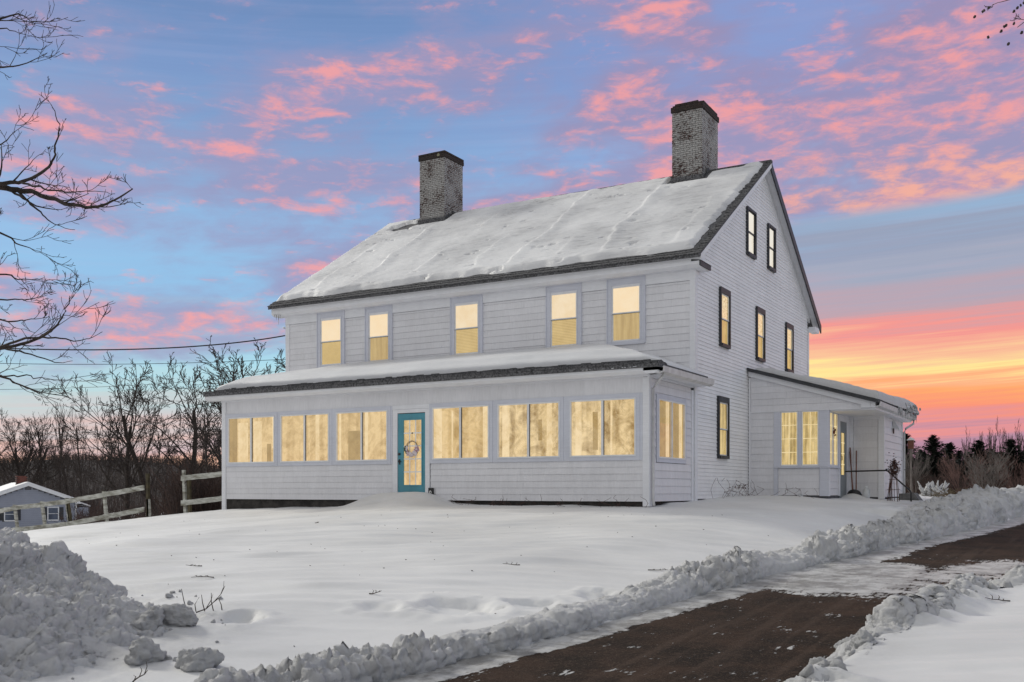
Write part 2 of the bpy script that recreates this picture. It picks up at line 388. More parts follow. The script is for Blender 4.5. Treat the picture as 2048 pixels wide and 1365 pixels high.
# ---------------------------------------------------------------- mesh helpers
def wloc(o):
    v = np.zeros(3)
    while o is not None: v = v + np.array(o.location); o = o.parent
    return v
def link(name, me, parent=None, loc=(0, 0, 0)):
    o = D.objects.new(name, me); COL.objects.link(o); o.location = loc
    if parent is not None: o.parent = parent
    return o
def tag(o, label=None, cat=None, group=None, kind=None):
    if label: o['label'] = label
    if cat: o['category'] = cat
    if group: o['group'] = group
    if kind: o['kind'] = kind
    return o
def empty(name, loc, label=None, cat=None, group=None):
    o = D.objects.new(name, None); COL.objects.link(o); o.location = loc; o.empty_display_size = .2
    return tag(o, label, cat, group)
BOXF = [(0, 3, 2, 1), (4, 5, 6, 7), (0, 1, 5, 4), (1, 2, 6, 5), (2, 3, 7, 6), (3, 0, 4, 7)]
CIRC = {n: [(cos(2 * pi * k / n), sin(2 * pi * k / n)) for k in range(n)] for n in range(3, 20)}
class MB:
    def __init__(s, frame=None): s.v = []; s.f = []; s.fr = frame; s.mi = []; s.cm = 0
    def add(s, vs, fs):
        b = len(s.v)
        if s.fr:
            s.v += [s.fr(*p) for p in vs]; s.f += [tuple(b + i for i in reversed(q)) for q in fs]
        else:
            s.v += [tuple(p) for p in vs]; s.f += [tuple(b + i for i in q) for q in fs]
        s.mi += [s.cm] * len(fs)
        return s
    def box(s, x0, x1, y0, y1, z0, z1):
        return s.add([(x0, y0, z0), (x1, y0, z0), (x1, y1, z0), (x0, y1, z0), (x0, y0, z1), (x1, y0, z1), (x1, y1, z1), (x0, y1, z1)], BOXF)
    def hexa(s, vs): return s.add(vs, BOXF)
    def quad(s, a, b, c, d): return s.add([a, b, c, d], [(0, 1, 2, 3)])
    def prism(s, poly, x0, x1):
        """polygon in (y,z) swept along x"""
        n = len(poly)
        return s.add([(x0, y, z) for y, z in poly] + [(x1, y, z) for y, z in poly],
                     [tuple(range(n)), tuple(range(2 * n - 1, n - 1, -1))] + [(i, i + n, (i + 1) % n + n, (i + 1) % n) for i in range(n)])
    def prism_y(s, poly, y0, y1):
        n = len(poly)
        return s.add([(x, y0, z) for x, z in poly] + [(x, y1, z) for x, z in poly],
                     [tuple(range(n)), tuple(range(2 * n - 1, n - 1, -1))] + [(i, i + n, (i + 1) % n + n, (i + 1) % n) for i in range(n)])
    def tube(s, pts, rad, sides=6, cap=True):
        n = len(pts)
        if not hasattr(rad, '__len__'): rad = [rad] * n
        b = len(s.v); CS = CIRC[sides]; fr = s.fr; V_ = s.v
        for i in range(n):
            p = pts[i]; a0 = pts[i - 1 if i else 0]; a1 = pts[i + 1 if i < n - 1 else n - 1]
            x = a1[0] - a0[0]; y = a1[1] - a0[1]; z = a1[2] - a0[2]; L = math.sqrt(x * x + y * y + z * z) or 1; x /= L; y /= L; z /= L
            if abs(z) < .9: ux, uy, uz = y, -x, 0.0
            else: ux, uy, uz = 0.0, z, -y
            L = math.sqrt(ux * ux + uy * uy + uz * uz) or 1; ux /= L; uy /= L; uz /= L
            wx = y * uz - z * uy; wy = z * ux - x * uz; wz = x * uy - y * ux
            r = rad[i]; p0 = p[0]; p1 = p[1]; p2 = p[2]
            for c, t in CS:
                c *= r; t *= r
                q = (p0 + ux * c + wx * t, p1 + uy * c + wy * t, p2 + uz * c + wz * t)
                V_.append(fr(*q) if fr else q)
        for i in range(n - 1):
            o = b + i * sides
            for k in range(sides):
                k1 = k + 1 if k < sides - 1 else 0
                s.f.append((o + k, o + k1, o + k1 + sides, o + k + sides))
        s.mi += [s.cm] * ((n - 1) * sides)
        if cap:
            s.f.append(tuple(b + k for k in range(sides))[::-1]); s.f.append(tuple(b + (n - 1) * sides + k for k in range(sides))); s.mi += [s.cm, s.cm]
        return s
    def blob(s, c, r, squash=(1, 1, 1), seed=0, amp=.25, n=6, m=8):
        rg = random.Random(seed); vs = []
        for i in range(n + 1):
            for k in range(m):
                t = pi * i / n; ph = 2 * pi * k / m
                j = 1 + rg.uniform(-amp, amp) if 0 < i < n else 1
                vs.append((c[0] + r * squash[0] * sin(t) * cos(ph) * j, c[1] + r * squash[1] * sin(t) * sin(ph) * j, c[2] + r * squash[2] * cos(t) * j))
        fs = [(i * m + k, (i + 1) * m + k, (i + 1) * m + (k + 1) % m, i * m + (k + 1) % m) for i in range(n) for k in range(m)]
        return s.add(vs, fs)
    def mesh(s, name, mats, off=None, smooth=False):
        me = D.meshes.new(name)
        vs = s.v if off is None else [(a - off[0], b - off[1], c - off[2]) for a, b, c in s.v]
        me.from_pydata(vs, [], s.f)
        for m in (mats if isinstance(mats, (list, tuple)) else [mats]): me.materials.append(m)
        if isinstance(mats, (list, tuple)) and len(mats) > 1: me.polygons.foreach_set('material_index', s.mi)
        if smooth: me.polygons.foreach_set('use_smooth', [True] * len(me.polygons))
        me.update(); return me
    def build(s, name, mat, parent=None, smooth=False, loc=None):
        off = wloc(parent) if parent is not None else (np.array(loc) if loc is not None else None)
        o = link(name, s.mesh(name, mat, off, smooth), parent)
        if parent is None and loc is not None: o.location = loc
        return o

def grid_obj(name, X, Y, Z, mat, parent=None, attr=None, smooth=True, keep=None):
    ny, nx = X.shape
    co = np.stack([X, Y, Z], -1).reshape(-1, 3).astype(np.float32)
    if parent is not None: co = co - wloc(parent).astype(np.float32)
    i = np.arange(ny * nx).reshape(ny, nx)
    q = np.stack([i[:-1, :-1], i[:-1, 1:], i[1:, 1:], i[1:, :-1]], -1).reshape(-1, 4)
    if keep is not None: q = q[keep.reshape(-1)]
    me = D.meshes.new(name); me.vertices.add(len(co)); me.vertices.foreach_set('co', co.ravel())
    me.loops.add(len(q) * 4); me.polygons.add(len(q))
    me.loops.foreach_set('vertex_index', q.ravel().astype(np.int32))
    me.polygons.foreach_set('loop_start', np.arange(0, len(q) * 4, 4, dtype=np.int32))
    me.polygons.foreach_set('use_smooth', np.full(len(q), smooth))
    me.update(calc_edges=True); me.materials.append(mat)
    if attr:
        for k, a in attr.items():
            at_ = me.attributes.new(k, 'FLOAT', 'POINT'); at_.data.foreach_set('value', a.reshape(-1).astype(np.float32))
    return link(name, me, parent)

# numpy noise
def _h(ix, iy, s):
    h = (ix.astype(np.int64) * 374761393 + iy.astype(np.int64) * 668265263 + s * 1442695041) & 0xffffffff
    h = ((h ^ (h >> 13)) * 1274126177) & 0xffffffff
    return ((h ^ (h >> 16)) & 0xffffff) / float(0xffffff)
def vn(x, y, s=0):
    ix = np.floor(x); iy = np.floor(y); fx = x - ix; fy = y - iy
    fx = fx * fx * (3 - 2 * fx); fy = fy * fy * (3 - 2 * fy)
    a = _h(ix, iy, s); b = _h(ix + 1, iy, s); c = _h(ix, iy + 1, s); d = _h(ix + 1, iy + 1, s)
    return (a * (1 - fx) + b * fx) * (1 - fy) + (c * (1 - fx) + d * fx) * fy
def fbm(x, y, o=4, s=0, g=.5):
    r = 0; a = 1; t = 0
    for k in range(o):
        r = r + a * vn(x * 2 ** k + 13.7 * k, y * 2 ** k - 7.1 * k, s + k); t += a; a *= g
    return r / t
def worley(x, y, s=0):
    ix = np.floor(x); iy = np.floor(y); best = np.full(x.shape, 9.0); sec = np.full(x.shape, 9.0); cr = np.zeros(x.shape)
    for a in (-1, 0, 1):
        for b in (-1, 0, 1):
            jx = ix + a; jy = iy + b
            px = jx + _h(jx, jy, s); py = jy + _h(jx, jy, s + 5)
            d = np.sqrt((x - px) ** 2 + (y - py) ** 2)
            r = _h(jx, jy, s + 9); m = d < best
            sec = np.where(m, best, np.minimum(sec, d)); best = np.where(m, d, best); cr = np.where(m, r, cr)
    return best, sec, cr
def ss(x, a, b):
    t = np.clip((x - a) / (b - a), 0, 1); return t * t * (3 - 2 * t)
def lumps(x, y, s=0):
    wx = x + (fbm(x * 3, y * 3, 2, s + 50) - .5) * .25; wy = y + (fbm(x * 3, y * 3, 2, s + 60) - .5) * .25
    f, g, r = worley(wx / .5, wy / .5, s); f2, g2, r2 = worley(wx / .23, wy / .23, s + 1); f3, g3, r3 = worley(wx / .11, wy / .11, s + 2)
    a = (r * .9 + .1) * np.clip(1 - f * 1.1, 0, 1) ** .5
    b = (r2) * np.clip(1 - f2 * 1.1, 0, 1) ** .55
    c = (r3) * np.clip(1 - f3 * 1.1, 0, 1) ** .6
    cr = np.abs(fbm(x * 2.6, y * 2.6, 4, s + 70, .6) - .5) * 2
    return a * .50 + b * .42 + c * .30 + (1 - ss(cr, 0, .16)) * -.30      # 0 .. ~1.1

# ---------------------------------------------------------------- ground
def road_z(y): return np.interp(y, [-60, -30, -22, -16, -10, -4, 2, 10, 20, 40, 80], [-1.6, -1.55, -1.45, -1.38, -1.14, -.90, -.74, -.60, -.48, -.35, -.1])
def road_l(y): return np.interp(y, [-60, -22, -18, -15.6, -13.6, -9.6, -7.1, -4.2, -1.1, 2.2, 5, 8.7, 15, 30, 80], [0, 2.6, 3.5, 4.0, 4.3, 4.7, 5.0, 5.5, 5.87, 6.4, 6.66, 6.95, 7.2, 8, 12])
def road_r(y): return np.interp(y, [-60, -22, -18, -14.2, -13, -11.4, -10, -8.2, -5.8, 0, 10, 20, 80], [7.3, 7.1, 7.2, 7.24, 7.24, 7.46, 7.62, 8.08, 8.42, 9.5, 10.6, 11.5, 16])
def ground(x, y):
    zy = np.interp(y, [-60, -30, -22, -16, -8, 0, 6, 12, 30, 60, 120], [-1.5, -1.45, -1.36, -1.20, -.66, -.15, .05, .08, .12, -.2, -1.5])
    w = np.interp(y, [-20, -15, -8, -3, 0, 1], [.25, .55, 1.45, 1.35, 1.05, 1.05])
    ax = np.interp(x, [-60, -40, -28, -25.7, -22.7, -20, -17.5, -14.2, -9.5, -5.8, 0, 3, 30], [-3.0, -2.4, -1.42, -1.18, -.86, -.66, -.40, -.16, -.08, .07, .04, 0, 0])
    cx = np.clip((y + 22) / 22, 0, 1) * .010 * np.clip(x, 0, 9) ** 2
    cx = cx * np.interp(y, [3, 14], [1.0, .55])
    L = zy + ax * w - cx
    # the slope drops away behind the fence
    back = ss(-x, 13.6, 16.5) * np.clip(y - .9, 0, 60)
    L = L - .17 * np.clip(back, 0, 14)
    L = np.maximum(L, -3.4 + (fbm(x * .02, y * .02, 3, 3) - .5) * .6)
    # broad undulation and wind ripples
    lat = x * .86 + y * .5; dep = -x * .5 + y * .86
    rip = (fbm(lat * .33 + 3, dep * 1.7 + fbm(lat * .5, dep * .8, 2, 31) * 1.2, 3, 11) - .5) * .15
    rip += (fbm(lat * .6, dep * 4.2, 3, 17) - .5) * .05
    und = (fbm(x * .22, y * .22, 3, 5) - .5) * .16
    near = ss(y, -26, -20) * (1 - ss(y, 5, 12))
    L = L + rip * (1 - ss(y, -1, 3) * .6) + und * (1 - ss(y, -2.5, 0) * .8)
    # drift over the front steps
    L = L + .365 * np.exp(-((x + 7.15) / 1.25) ** 4) * np.exp(-((y + .35) / 1.0) ** 2) * (y < 1.2) + .06 * np.exp(-((x + 9.0) / 1.0) ** 2 - ((y + .3) / .8) ** 2)
    # drift against the lean-to recess and the small mound by the shovel
    L = L + .17 * np.exp(-((x - 2.78) / .34) ** 2 - ((y - 9.75) / .32) ** 2) + .05 * np.exp(-((x - 1.6) / 1.3) ** 2 - ((y - 6.9) / .7) ** 2)
    rz = road_z(y); rl = road_l(y); rr = road_r(y)
    s = rl - x + (fbm(y * 1.3, x * .3, 3, 21) - .5) * .34; t = x - rr + (fbm(y * 1.2, x * .2 + 9, 3, 22) - .5) * .45
    lm = lumps(x, y, 3)
    big = np.interp(y, [-20, -6, 0, 6, 12, 22, 40], [.11, .17, .24, .32, .55, .78, .6])
    wid = np.interp(y, [-20, -12, -4, 4, 14], [.05, .12, .35, 1.0, 2.0])
    prof = ss(s, -.05, .20 + .2 * wid) * (1 - ss(s, .30 + .25 * wid, .45 + 1.1 * wid))
    bermL = prof * (big * (.50 + .85 * lm))
    Lf = np.maximum(L, rz + .09); Lf = rz + .09 + (Lf - rz - .09) * np.where(y < 4, ss(s, .25, 3.2) ** .8, 1)
    nr = ss(s, 9, 4); Lf = Lf * nr + L * (1 - nr)
    zl = rz + ss(s, -.02, .25) * (Lf - rz) + bermL * np.interp(y, [-4, 6], [.25, .30])
    Rg = rz + .17 + np.clip(t - .4, 0, 30) * .045 * np.interp(y, [-18, -4, 10], [.3, 1, 1]) + rip * .6 + und * .5
    profr = ss(t, -.04, .22) * (1 - ss(t, .28, .80))
    zr = rz + ss(t, -.02, .22) * (Rg - rz) + profr * (.02 + .22 * lm) * ss(fbm(y * .8, x * 0 + 3, 2, 41), .30, .62)
    z = np.where(s > -.06, zl, np.where(t > -.06, zr, rz - .05))
    # disturbed snow along the top of the left bank: old prints and scoops
    for (fx, fy, fr, fd) in ((2.9, -12.6, .55, .13), (3.5, -12.0, .40, .10), (2.2, -13.3, .30, .08), (1.4, -14.6, .35, .12), (.9, -15.0, .22, .09), (4.0, -10.9, .45, .10)):  # left bank prints
        d = np.sqrt((x - fx) ** 2 + (y - fy) ** 2) / fr + (fbm(x * 4, y * 4, 3, 61) - .5) * .8
        d = d + (lm - .3) * .5; z = z - fd * .55 * (1 - ss(d, .5, 1.0)) + fd * .25 * np.exp(-((d - 1.15) / .25) ** 2)
    # ploughed pile at the left
    r = np.sqrt((x + 1.35) ** 2 + ((y + 17.4) * 1.0) ** 2) + (fbm(x * .9, y * .9, 3, 71) - .5) * .7
    pile = np.minimum(1.10, .66 * np.clip(2.95 - r, 0, 9)) * ss(x, 4.5, 2.0)
    pile = np.where(r < 3.0, np.maximum(pile, .0), 0)
    pm = np.clip(1 - ss(r, 2.6, 3.3) + .35 * (1 - ss(r, 3.2, 4.4)), 0, 1)
    z = z + pile * .80 + pm * lm * .10 * (1 - ss(x, 2.6, 3.2))
    bank = np.clip(prof * 1.0 * ss(y, -30, -20) * np.interp(y, [-10, 0, 8], [.85, .85, .95]) + pm * .75 + profr * .2, 0, 1)
    bank = np.clip(bank + .8 * ss(y, 1.0, 5) * ss(x, 3.8, 5.0) * (1 - ss(x, 6.5, 8.0)) * ss(fbm(x * 1.1, y * .8, 4, 81), .42, .6) * (1 - ss(y, 18, 30)), 0, 1)
    z = z + .06 * (1 - ss(y, 15, 25)) * ss(y, 1.0, 5) * ss(x, 3.8, 5.0) * (fbm(x * 1.6, y * 1.6, 4, 83) - .4)
    return z, bank
def steps(*seg):
    r = []
    for a, b, d in seg: r += list(np.arange(a, b - 1e-6, d))
    return np.array(r)
xs = steps((-900, -120, 60), (-120, -60, 6), (-60, -27, 1.0), (-27, -7, .12), (-7, 9.6, .052), (9.6, 14, .12), (14, 60, 1.5), (60, 900, 60))
ys = steps((-400, -60, 40), (-60, -24, 2), (-24, -20, .15), (-20, -4, .056), (-4, 3, .08), (3, 18, .11), (18, 24, .16), (24, 60, 1.5), (60, 120, 6), (120, 1500, 60))
GX, GY = np.meshgrid(xs, ys)
GZ, BK = ground(GX, GY)
from bisect import bisect_right
_xl = xs.tolist(); _yl = ys.tolist()
def G(x, y):
    i = min(max(bisect_right(_xl, x) - 1, 0), len(_xl) - 2); j = min(max(bisect_right(_yl, y) - 1, 0), len(_yl) - 2)
    u = (x - _xl[i]) / (_xl[i + 1] - _xl[i]); v = (y - _yl[j]) / (_yl[j + 1] - _yl[j])
    return float((GZ[j, i] * (1 - u) + GZ[j, i + 1] * u) * (1 - v) + (GZ[j + 1, i] * (1 - u) + GZ[j + 1, i + 1] * u) * v)
tag(grid_obj('snowy_ground', GX, GY, GZ, M['lawn'], attr={'bank': BK}), 'snow covered lawn and yard with ploughed banks', kind='structure')
# driveway sheet
uy = steps((-34, -20, .2), (-20, 0, .05), (0, 60, .2)); ux = np.linspace(-.35, 1.0, 110)
UX, UY = np.meshgrid(ux, uy)
rl = road_l(UY) - .3; rr = road_r(UY) + .35
RX = rl + (UX + .35) / 1.35 * (rr - rl); RY = UY
sL = RX - road_l(RY); full = road_r(RY) - road_l(RY)
ice = .86 * (1 - ss(sL, .28, np.interp(RY, [-20, -14, -9, -6], [.42, .60, .85, 1.3])))
ice = np.maximum(ice, .80 * np.exp(-((RY + 7.0 + (sL - 1.2) * .35) / 2.3) ** 4) * (1 - .35 * ss(sL, 1.0, 2.6)))
ice = np.maximum(ice, .62 * np.exp(-((RY + 5.3) / 2.2) ** 2) * ss(sL, 1.2, 2.2))
ice = np.maximum(ice, .60 * (1 - ss(full - sL, .0, .35)))
ice = np.maximum(ice, .28)
ice = ice * (1 - .55 * ss(RY, -3.8, -2.2) * ss(sL, .4, .9))
RZ = road_z(RY) + .004 + .012 * ss(ice, .5, .8) * fbm(RX * 6, RY * 4, 3, 91) + (fbm(RX * 1.2, RY * 1.2, 3, 92) - .5) * .02
tag(grid_obj('driveway', RX, RY, RZ, M['road'], attr={'ice': ice}), 'brown gravelly asphalt driveway with icy patches', kind='structure')

# ploughed snow modelled as broken, overhanging crust (true 3-D displacement, not a height field)
def h3(ix, iy, iz, s_):
    return _h(ix * 73 + iz * 19349, iy * 131 + iz * 4253, s_)
def vn3(p, s_=0):
    i = np.floor(p); f_ = p - i; f_ = f_ * f_ * (3 - 2 * f_); r = 0
    for a in (0, 1):
        for b_ in (0, 1):
            for c_ in (0, 1):
                w = (f_[:, 0] if a else 1 - f_[:, 0]) * (f_[:, 1] if b_ else 1 - f_[:, 1]) * (f_[:, 2] if c_ else 1 - f_[:, 2])
                r = r + w * h3(i[:, 0] + a, i[:, 1] + b_, i[:, 2] + c_, s_)
    return r
def fbm3(p, o=4, s_=0, g=.5):
    r = 0; a = 1; t = 0
    for k in range(o): r = r + a * vn3(p * 2 ** k + 5.3 * k, s_ + k); t += a; a *= g
    return r / t
def wor3(p, s_=0):
    i = np.floor(p); best = np.full(len(p), 9.0); cr = np.zeros(len(p))
    for a in (-1, 0, 1):
        for b_ in (-1, 0, 1):
            for c_ in (-1, 0, 1):
                j = i + (a, b_, c_); q = j + np.stack([h3(j[:, 0], j[:, 1], j[:, 2], s_ + k) for k in (0, 5, 11)], -1)
                d = np.sqrt(((p - q) ** 2).sum(1)); m = d < best; best = np.where(m, d, best); cr = np.where(m, h3(j[:, 0], j[:, 1], j[:, 2], s_ + 17), cr)
    return best, cr
def crumble(P_, s_=0):
    w = P_ + (np.stack([fbm3(P_ * 5, 2, s_ + 30), fbm3(P_ * 5 + 9, 2, s_ + 40), fbm3(P_ * 5 + 17, 2, s_ + 50)], -1) - .5) * .13
    a, ca = wor3(w / .30, s_); b_, cb = wor3(w / .13, s_ + 3); c_, cc_ = wor3(w / .06, s_ + 6)
    rd = np.abs(fbm3(P_ * 7, 4, s_ + 70, .62) - .5) * 2
    return .11 * ca * ss(1 - a * 1.05, .0, .38) + .062 * cb * ss(1 - b_ * 1.05, 0, .42) + .032 * cc_ * ss(1 - c_, 0, .5) - .045 * (1 - ss(rd, 0, .22)) + .055 * (fbm3(P_ * 22, 3, s_ + 90, .65) - .5)
def surf(name, X, Y, Z, amp, mat, seed, label, cat=None):
    P_ = np.stack([X, Y, Z], -1); du = np.gradient(P_, axis=1); dv = np.gradient(P_, axis=0); N_ = np.cross(du, dv); N_ /= np.linalg.norm(N_, axis=2, keepdims=True) + 1e-9
    N_ = np.where(N_[..., 2:3].mean() < 0, -N_, N_)
    d = crumble(P_.reshape(-1, 3), seed).reshape(X.shape)
    Q = P_ + N_ * (d * amp)[..., None]
    o = grid_obj(name, Q[..., 0], Q[..., 1], Q[..., 2], mat)
    return tag(o, label, cat) if cat else tag(o, label, kind='stuff')
# the pile at left
ra = np.linspace(.02, 3.55, 230); an = np.linspace(R_(-150), R_(110), 460)
AN, RA = np.meshgrid(an, ra)
px0, py0 = -1.35, -17.4
X = px0 + RA * np.cos(AN); Y = py0 + RA * np.sin(AN)
rj = RA + (fbm(X * .9, Y * .9, 3, 71) - .5) * .7
hgt = np.minimum(.98, .66 * np.clip(3.0 - rj, -.3, 9)) + (fbm(X * 1.7, Y * 1.7, 3, 73) - .5) * .22 * ss(3.1 - rj, 0, .5)
b0, _ = ground(X, Y)
flat = np.interp(Y, [-22, -16, -8], [-1.36, -1.2, -.7]) - .02
Z = flat + hgt - .04
surf('snow_pile', X, Y, Z, 1.05 * ss(3.5 - rj, .1, .7), M['ploughed'], 5, 'big crumbly ploughed snow pile at the left edge of the lawn', 'snow pile')
# the banks along both edges of the driveway
def bank(side, y0, y1, step, Hf, Wf, seed, label):
    yy = np.arange(y0, y1, step); vv = np.linspace(0, 1, 46); YV, VV = np.meshgrid(yy, vv)
    e = (road_l if side < 0 else road_r)(YV)
    H = Hf(YV) * (.40 + 1.2 * fbm(YV * 1.1, YV * 0 + seed, 4, seed, .6)); W = Wf(YV)
    so = np.interp(VV, [0, .12, .25, .4, .6, .8, 1], [0, .02, .07, .22, .48, .75, 1.0]) * W
    hh = np.interp(VV, [0, .12, .25, .4, .6, .8, 1], [-.25, .38, .80, 1.0, .82, .34, -.25])
    wig = (fbm(YV * 1.6, YV * 0 + 7, 4, seed + 3, .6) - .5) * .34
    XV = e + (-1 if side < 0 else 1) * (so + wig * .6 - .04)
    Yv = YV + (fbm(YV * 2, VV * 3, 2, seed + 9) - .5) * .05
    g_, _ = ground(XV, Yv); base = road_z(Yv)
    ZV = np.maximum(base, base + (g_ - base) * np.interp(VV, [0, .4, 1], [0, .45, 1])) + hh * H
    endf = ss(YV, y0, y0 + .6) * ss(y1 - YV, 0, .6)
    surf('snow_bank', XV, Yv, ZV - (1 - endf) * .3, (.35 + .9 * np.sin(np.clip(VV, 0, 1) * pi)) * np.interp(YV, [-16, 0, 12], [.80, .95, 1.1]) * (.30 + 1.15 * ss(fbm(YV * .7 + seed, VV * 1.2, 3, seed + 15), .30, .65)) * (.6 if side > 0 else 1), M['ploughed'], seed, label)
bank(-1, -17.6, 0.5, .022, lambda y: np.interp(y, [-17, -12, -6, 0], [.10, .13, .16, .18]), lambda y: np.interp(y, [-17, -8, 0], [.55, .75, 1.2]), 3, 'ridge of ploughed snow between lawn and driveway')
bank(-1, -.2, 26, .05, lambda y: np.interp(y, [0, 5, 12, 22], [.22, .26, .36, .36]), lambda y: np.interp(y, [0, 8, 16], [1.2, 2.0, 2.6]), 13, 'higher ridge of ploughed snow further along the driveway')
bank(1, -17.6, -3.0, .022, lambda y: .09 * ss(fbm(y * .8, y * 0 + 3, 2, 41), .25, .6) + .03, lambda y: .45 + y * 0, 23, 'broken ridge of snow on the right edge of the driveway')

# clods of snow thrown up along the bank, the pile and the road edge
rng = random.Random(5)
protos = []
for k in range(7):
    n, m = 12, 16; tt, pp = np.meshgrid(np.linspace(0, pi, n + 1), np.linspace(0, 2 * pi, m, endpoint=False), indexing='ij')
    X_ = np.sin(tt) * np.cos(pp); Y_ = np.sin(tt) * np.sin(pp); Z_ = np.cos(tt)
    prs = np.random.RandomState(k); rr_ = np.ones_like(X_) * 1.25
    for q in range(11):       # cut by random planes: an angular block
        v = prs.normal(size=3); v /= np.linalg.norm(v); h = prs.uniform(.55, .95)
        dt = X_ * v[0] + Y_ * v[1] + Z_ * v[2]; rr_ = np.minimum(rr_, np.where(dt > .05, h / np.maximum(dt, .05), 9))
    rr_ *= 1 + (fbm(X_ * 2.3 + Z_ * 1.7 + k * 9, Y_ * 2.3 - Z_ * 1.3, 4, k) - .5) * .5
    rr_[0] = rr_[0].mean(); rr_[-1] = rr_[-1].mean()
    protos.append(np.stack([X_ * rr_, Y_ * rr_, Z_ * rr_], -1).reshape(-1, 3))
PF = np.array([(i * m + k, (i + 1) * m + k, (i + 1) * m + (k + 1) % m, i * m + (k + 1) % m) for i in range(n) for k in range(m)])
cv, cf = [], []
def clod(x, y, r, seed, sink=.25):
    prs = np.random.RandomState(seed); P0 = protos[seed % 7] * r * prs.uniform(.7, 1.25, 3)
    a, b_ = prs.uniform(0, 6.28), prs.uniform(0, 6.28)
    Rm = np.array([[cos(a), -sin(a), 0], [sin(a), cos(a), 0], [0, 0, 1]]) @ np.array([[1, 0, 0], [0, cos(b_), -sin(b_)], [0, sin(b_), cos(b_)]])
    cf.append(PF + sum(len(q) for q in cv[-1:]) * 0 + len(cv) * len(P0)); cv.append(P0 @ Rm.T + np.array([x, y, G(x, y) + r * sink]))
def bank_at(x, y):
    return G(x, y)
for k in range(260):
    y = -18 + 33 * rng.random() ** 1.2; s_ = rng.gauss(.22, .16)
    clod(float(road_l(y)) - s_, y, rng.choice((.012, .018, .024, .035, .05)) * rng.uniform(.7, 1.2), k)
for k in range(150):
    y = -18 + 16 * rng.random(); t = abs(rng.gauss(.16, .13))
    clod(float(road_r(y)) + t, y, rng.choice((.02, .025, .035, .05, .07)) * rng.uniform(.7, 1.2), k + 2000)
for k in range(170):
    a = rng.uniform(-1.6, 1.6); r = 2.4 + 1.5 * rng.random() ** 2
    clod(-1.35 + r * cos(a), -17.4 + r * sin(a), rng.choice((.012, .016, .02, .03, .04)) * rng.uniform(.7, 1.3), k + 4000, .15)
for k in range(110):
    y = -12 + 12 * rng.random(); x = rng.uniform(float(road_l(y)), float(road_r(y)))
    clod(x, y, rng.choice((.012, .016, .022, .035)), k + 6000)
def raw_mesh(name, V_, F_, mat, smooth=True):
    me = D.meshes.new(name); me.vertices.add(len(V_)); me.vertices.foreach_set('co', V_.astype(np.float32).ravel())
    me.loops.add(F_.size); me.polygons.add(len(F_)); me.loops.foreach_set('vertex_index', F_.astype(np.int32).ravel())
    me.polygons.foreach_set('loop_start', np.arange(0, F_.size, 4, dtype=np.int32)); me.polygons.foreach_set('use_smooth', np.full(len(F_), smooth))
    me.update(calc_edges=True); me.materials.append(mat); return me
tag(link('snow_clods', raw_mesh('snow_clods', np.concatenate(cv), np.concatenate(cf), M['clod'])), 'loose clods of ploughed snow along the driveway and the pile', kind='stuff')
# the few big blocks that can be told apart
def chunk(name, x, y, r, seed, label):
    o = link(name, raw_mesh(name, protos[seed % 7] * r * np.array([1.25, .9, .85]), PF, M['clod']), None, (x, y, G(x, y) + r * .35))
    sm = o.modifiers.new('s', 'SUBSURF'); sm.levels = 2; sm.render_levels = 2
    tx = D.textures.new('chunk_noise', 'CLOUDS'); tx.noise_scale = .06; tx.noise_depth = 4; dm = o.modifiers.new('d', 'DISPLACE'); dm.texture = tx; dm.strength = .10
    o.rotation_euler = (0, .2, seed * 1.1)
    tag(o, label, 'snow chunk', 'big chunks of ploughed snow'); return o
for i, (px, dp, r, lb) in enumerate(((302, 10.0, .20, 'squared grey chunk of snow at the foot of the left pile'), (362, 10.2, .22, 'jagged wide chunk of snow lying right of the squared one, furthest from the pile'),
        (290, 8.9, .22, 'rounded chunk of snow low in the frame under the squared one'), (392, 8.7, .23, 'flat topped chunk of snow by the bottom edge, right of the rounded one'),
        (1700, 9.6, .20, 'tallest block of snow on the right edge of the driveway'), (1722, 8.9, .15, 'leaning block of snow just nearer than the tallest one at the right edge'),
        (1762, 10.6, .17, 'split block of snow beyond the tallest one on the right edge'), (1905, 12.9, .17, 'rounded block of snow furthest along the right edge of the driveway'),
        (1640, 8.3, .17, 'low crumbling block of snow nearest the bottom edge beside the road'))):
    p = at(px, dp); chunk('snow_chunk', p[0], p[1], r * .78, 11 + i, lb)

# ---------------------------------------------------------------- farmhouse
house = empty('farmhouse', (0, 0, 0), 'large white two and a half storey farmhouse with glowing windows, snowy roof and two chimneys', 'house')
YM = 3.05          # main front wall
XS = 0.05          # gable wall
XW, YB = -14.40, 15.2
EZ, EY, RY_, RZ_ = 6.45, 2.60, 9.30, 10.74
SL = (RZ_ - EZ) / (RY_ - EY)
YL, XL3, YR = 7.78, 3.52, 10.54    # lean-to
XD = 2.46
fr_main = lambda u, w, z: (u, YM - w, z)
fr_porch = lambda u, w, z: (u, -w, z)
fr_side = lambda u, w, z: (XS + w, u, z)
fr_pside = lambda u, w, z: (0.0 + w, u, z)
fr_lean = lambda u, w, z: (u, YL - w, z)
fr_lrec = lambda u, w, z: (XD + w, u, z)
fr_lback = lambda u, w, z: (u, YR - w, z)
fr_lside = lambda u, w, z: (XL3 + w, u, z)

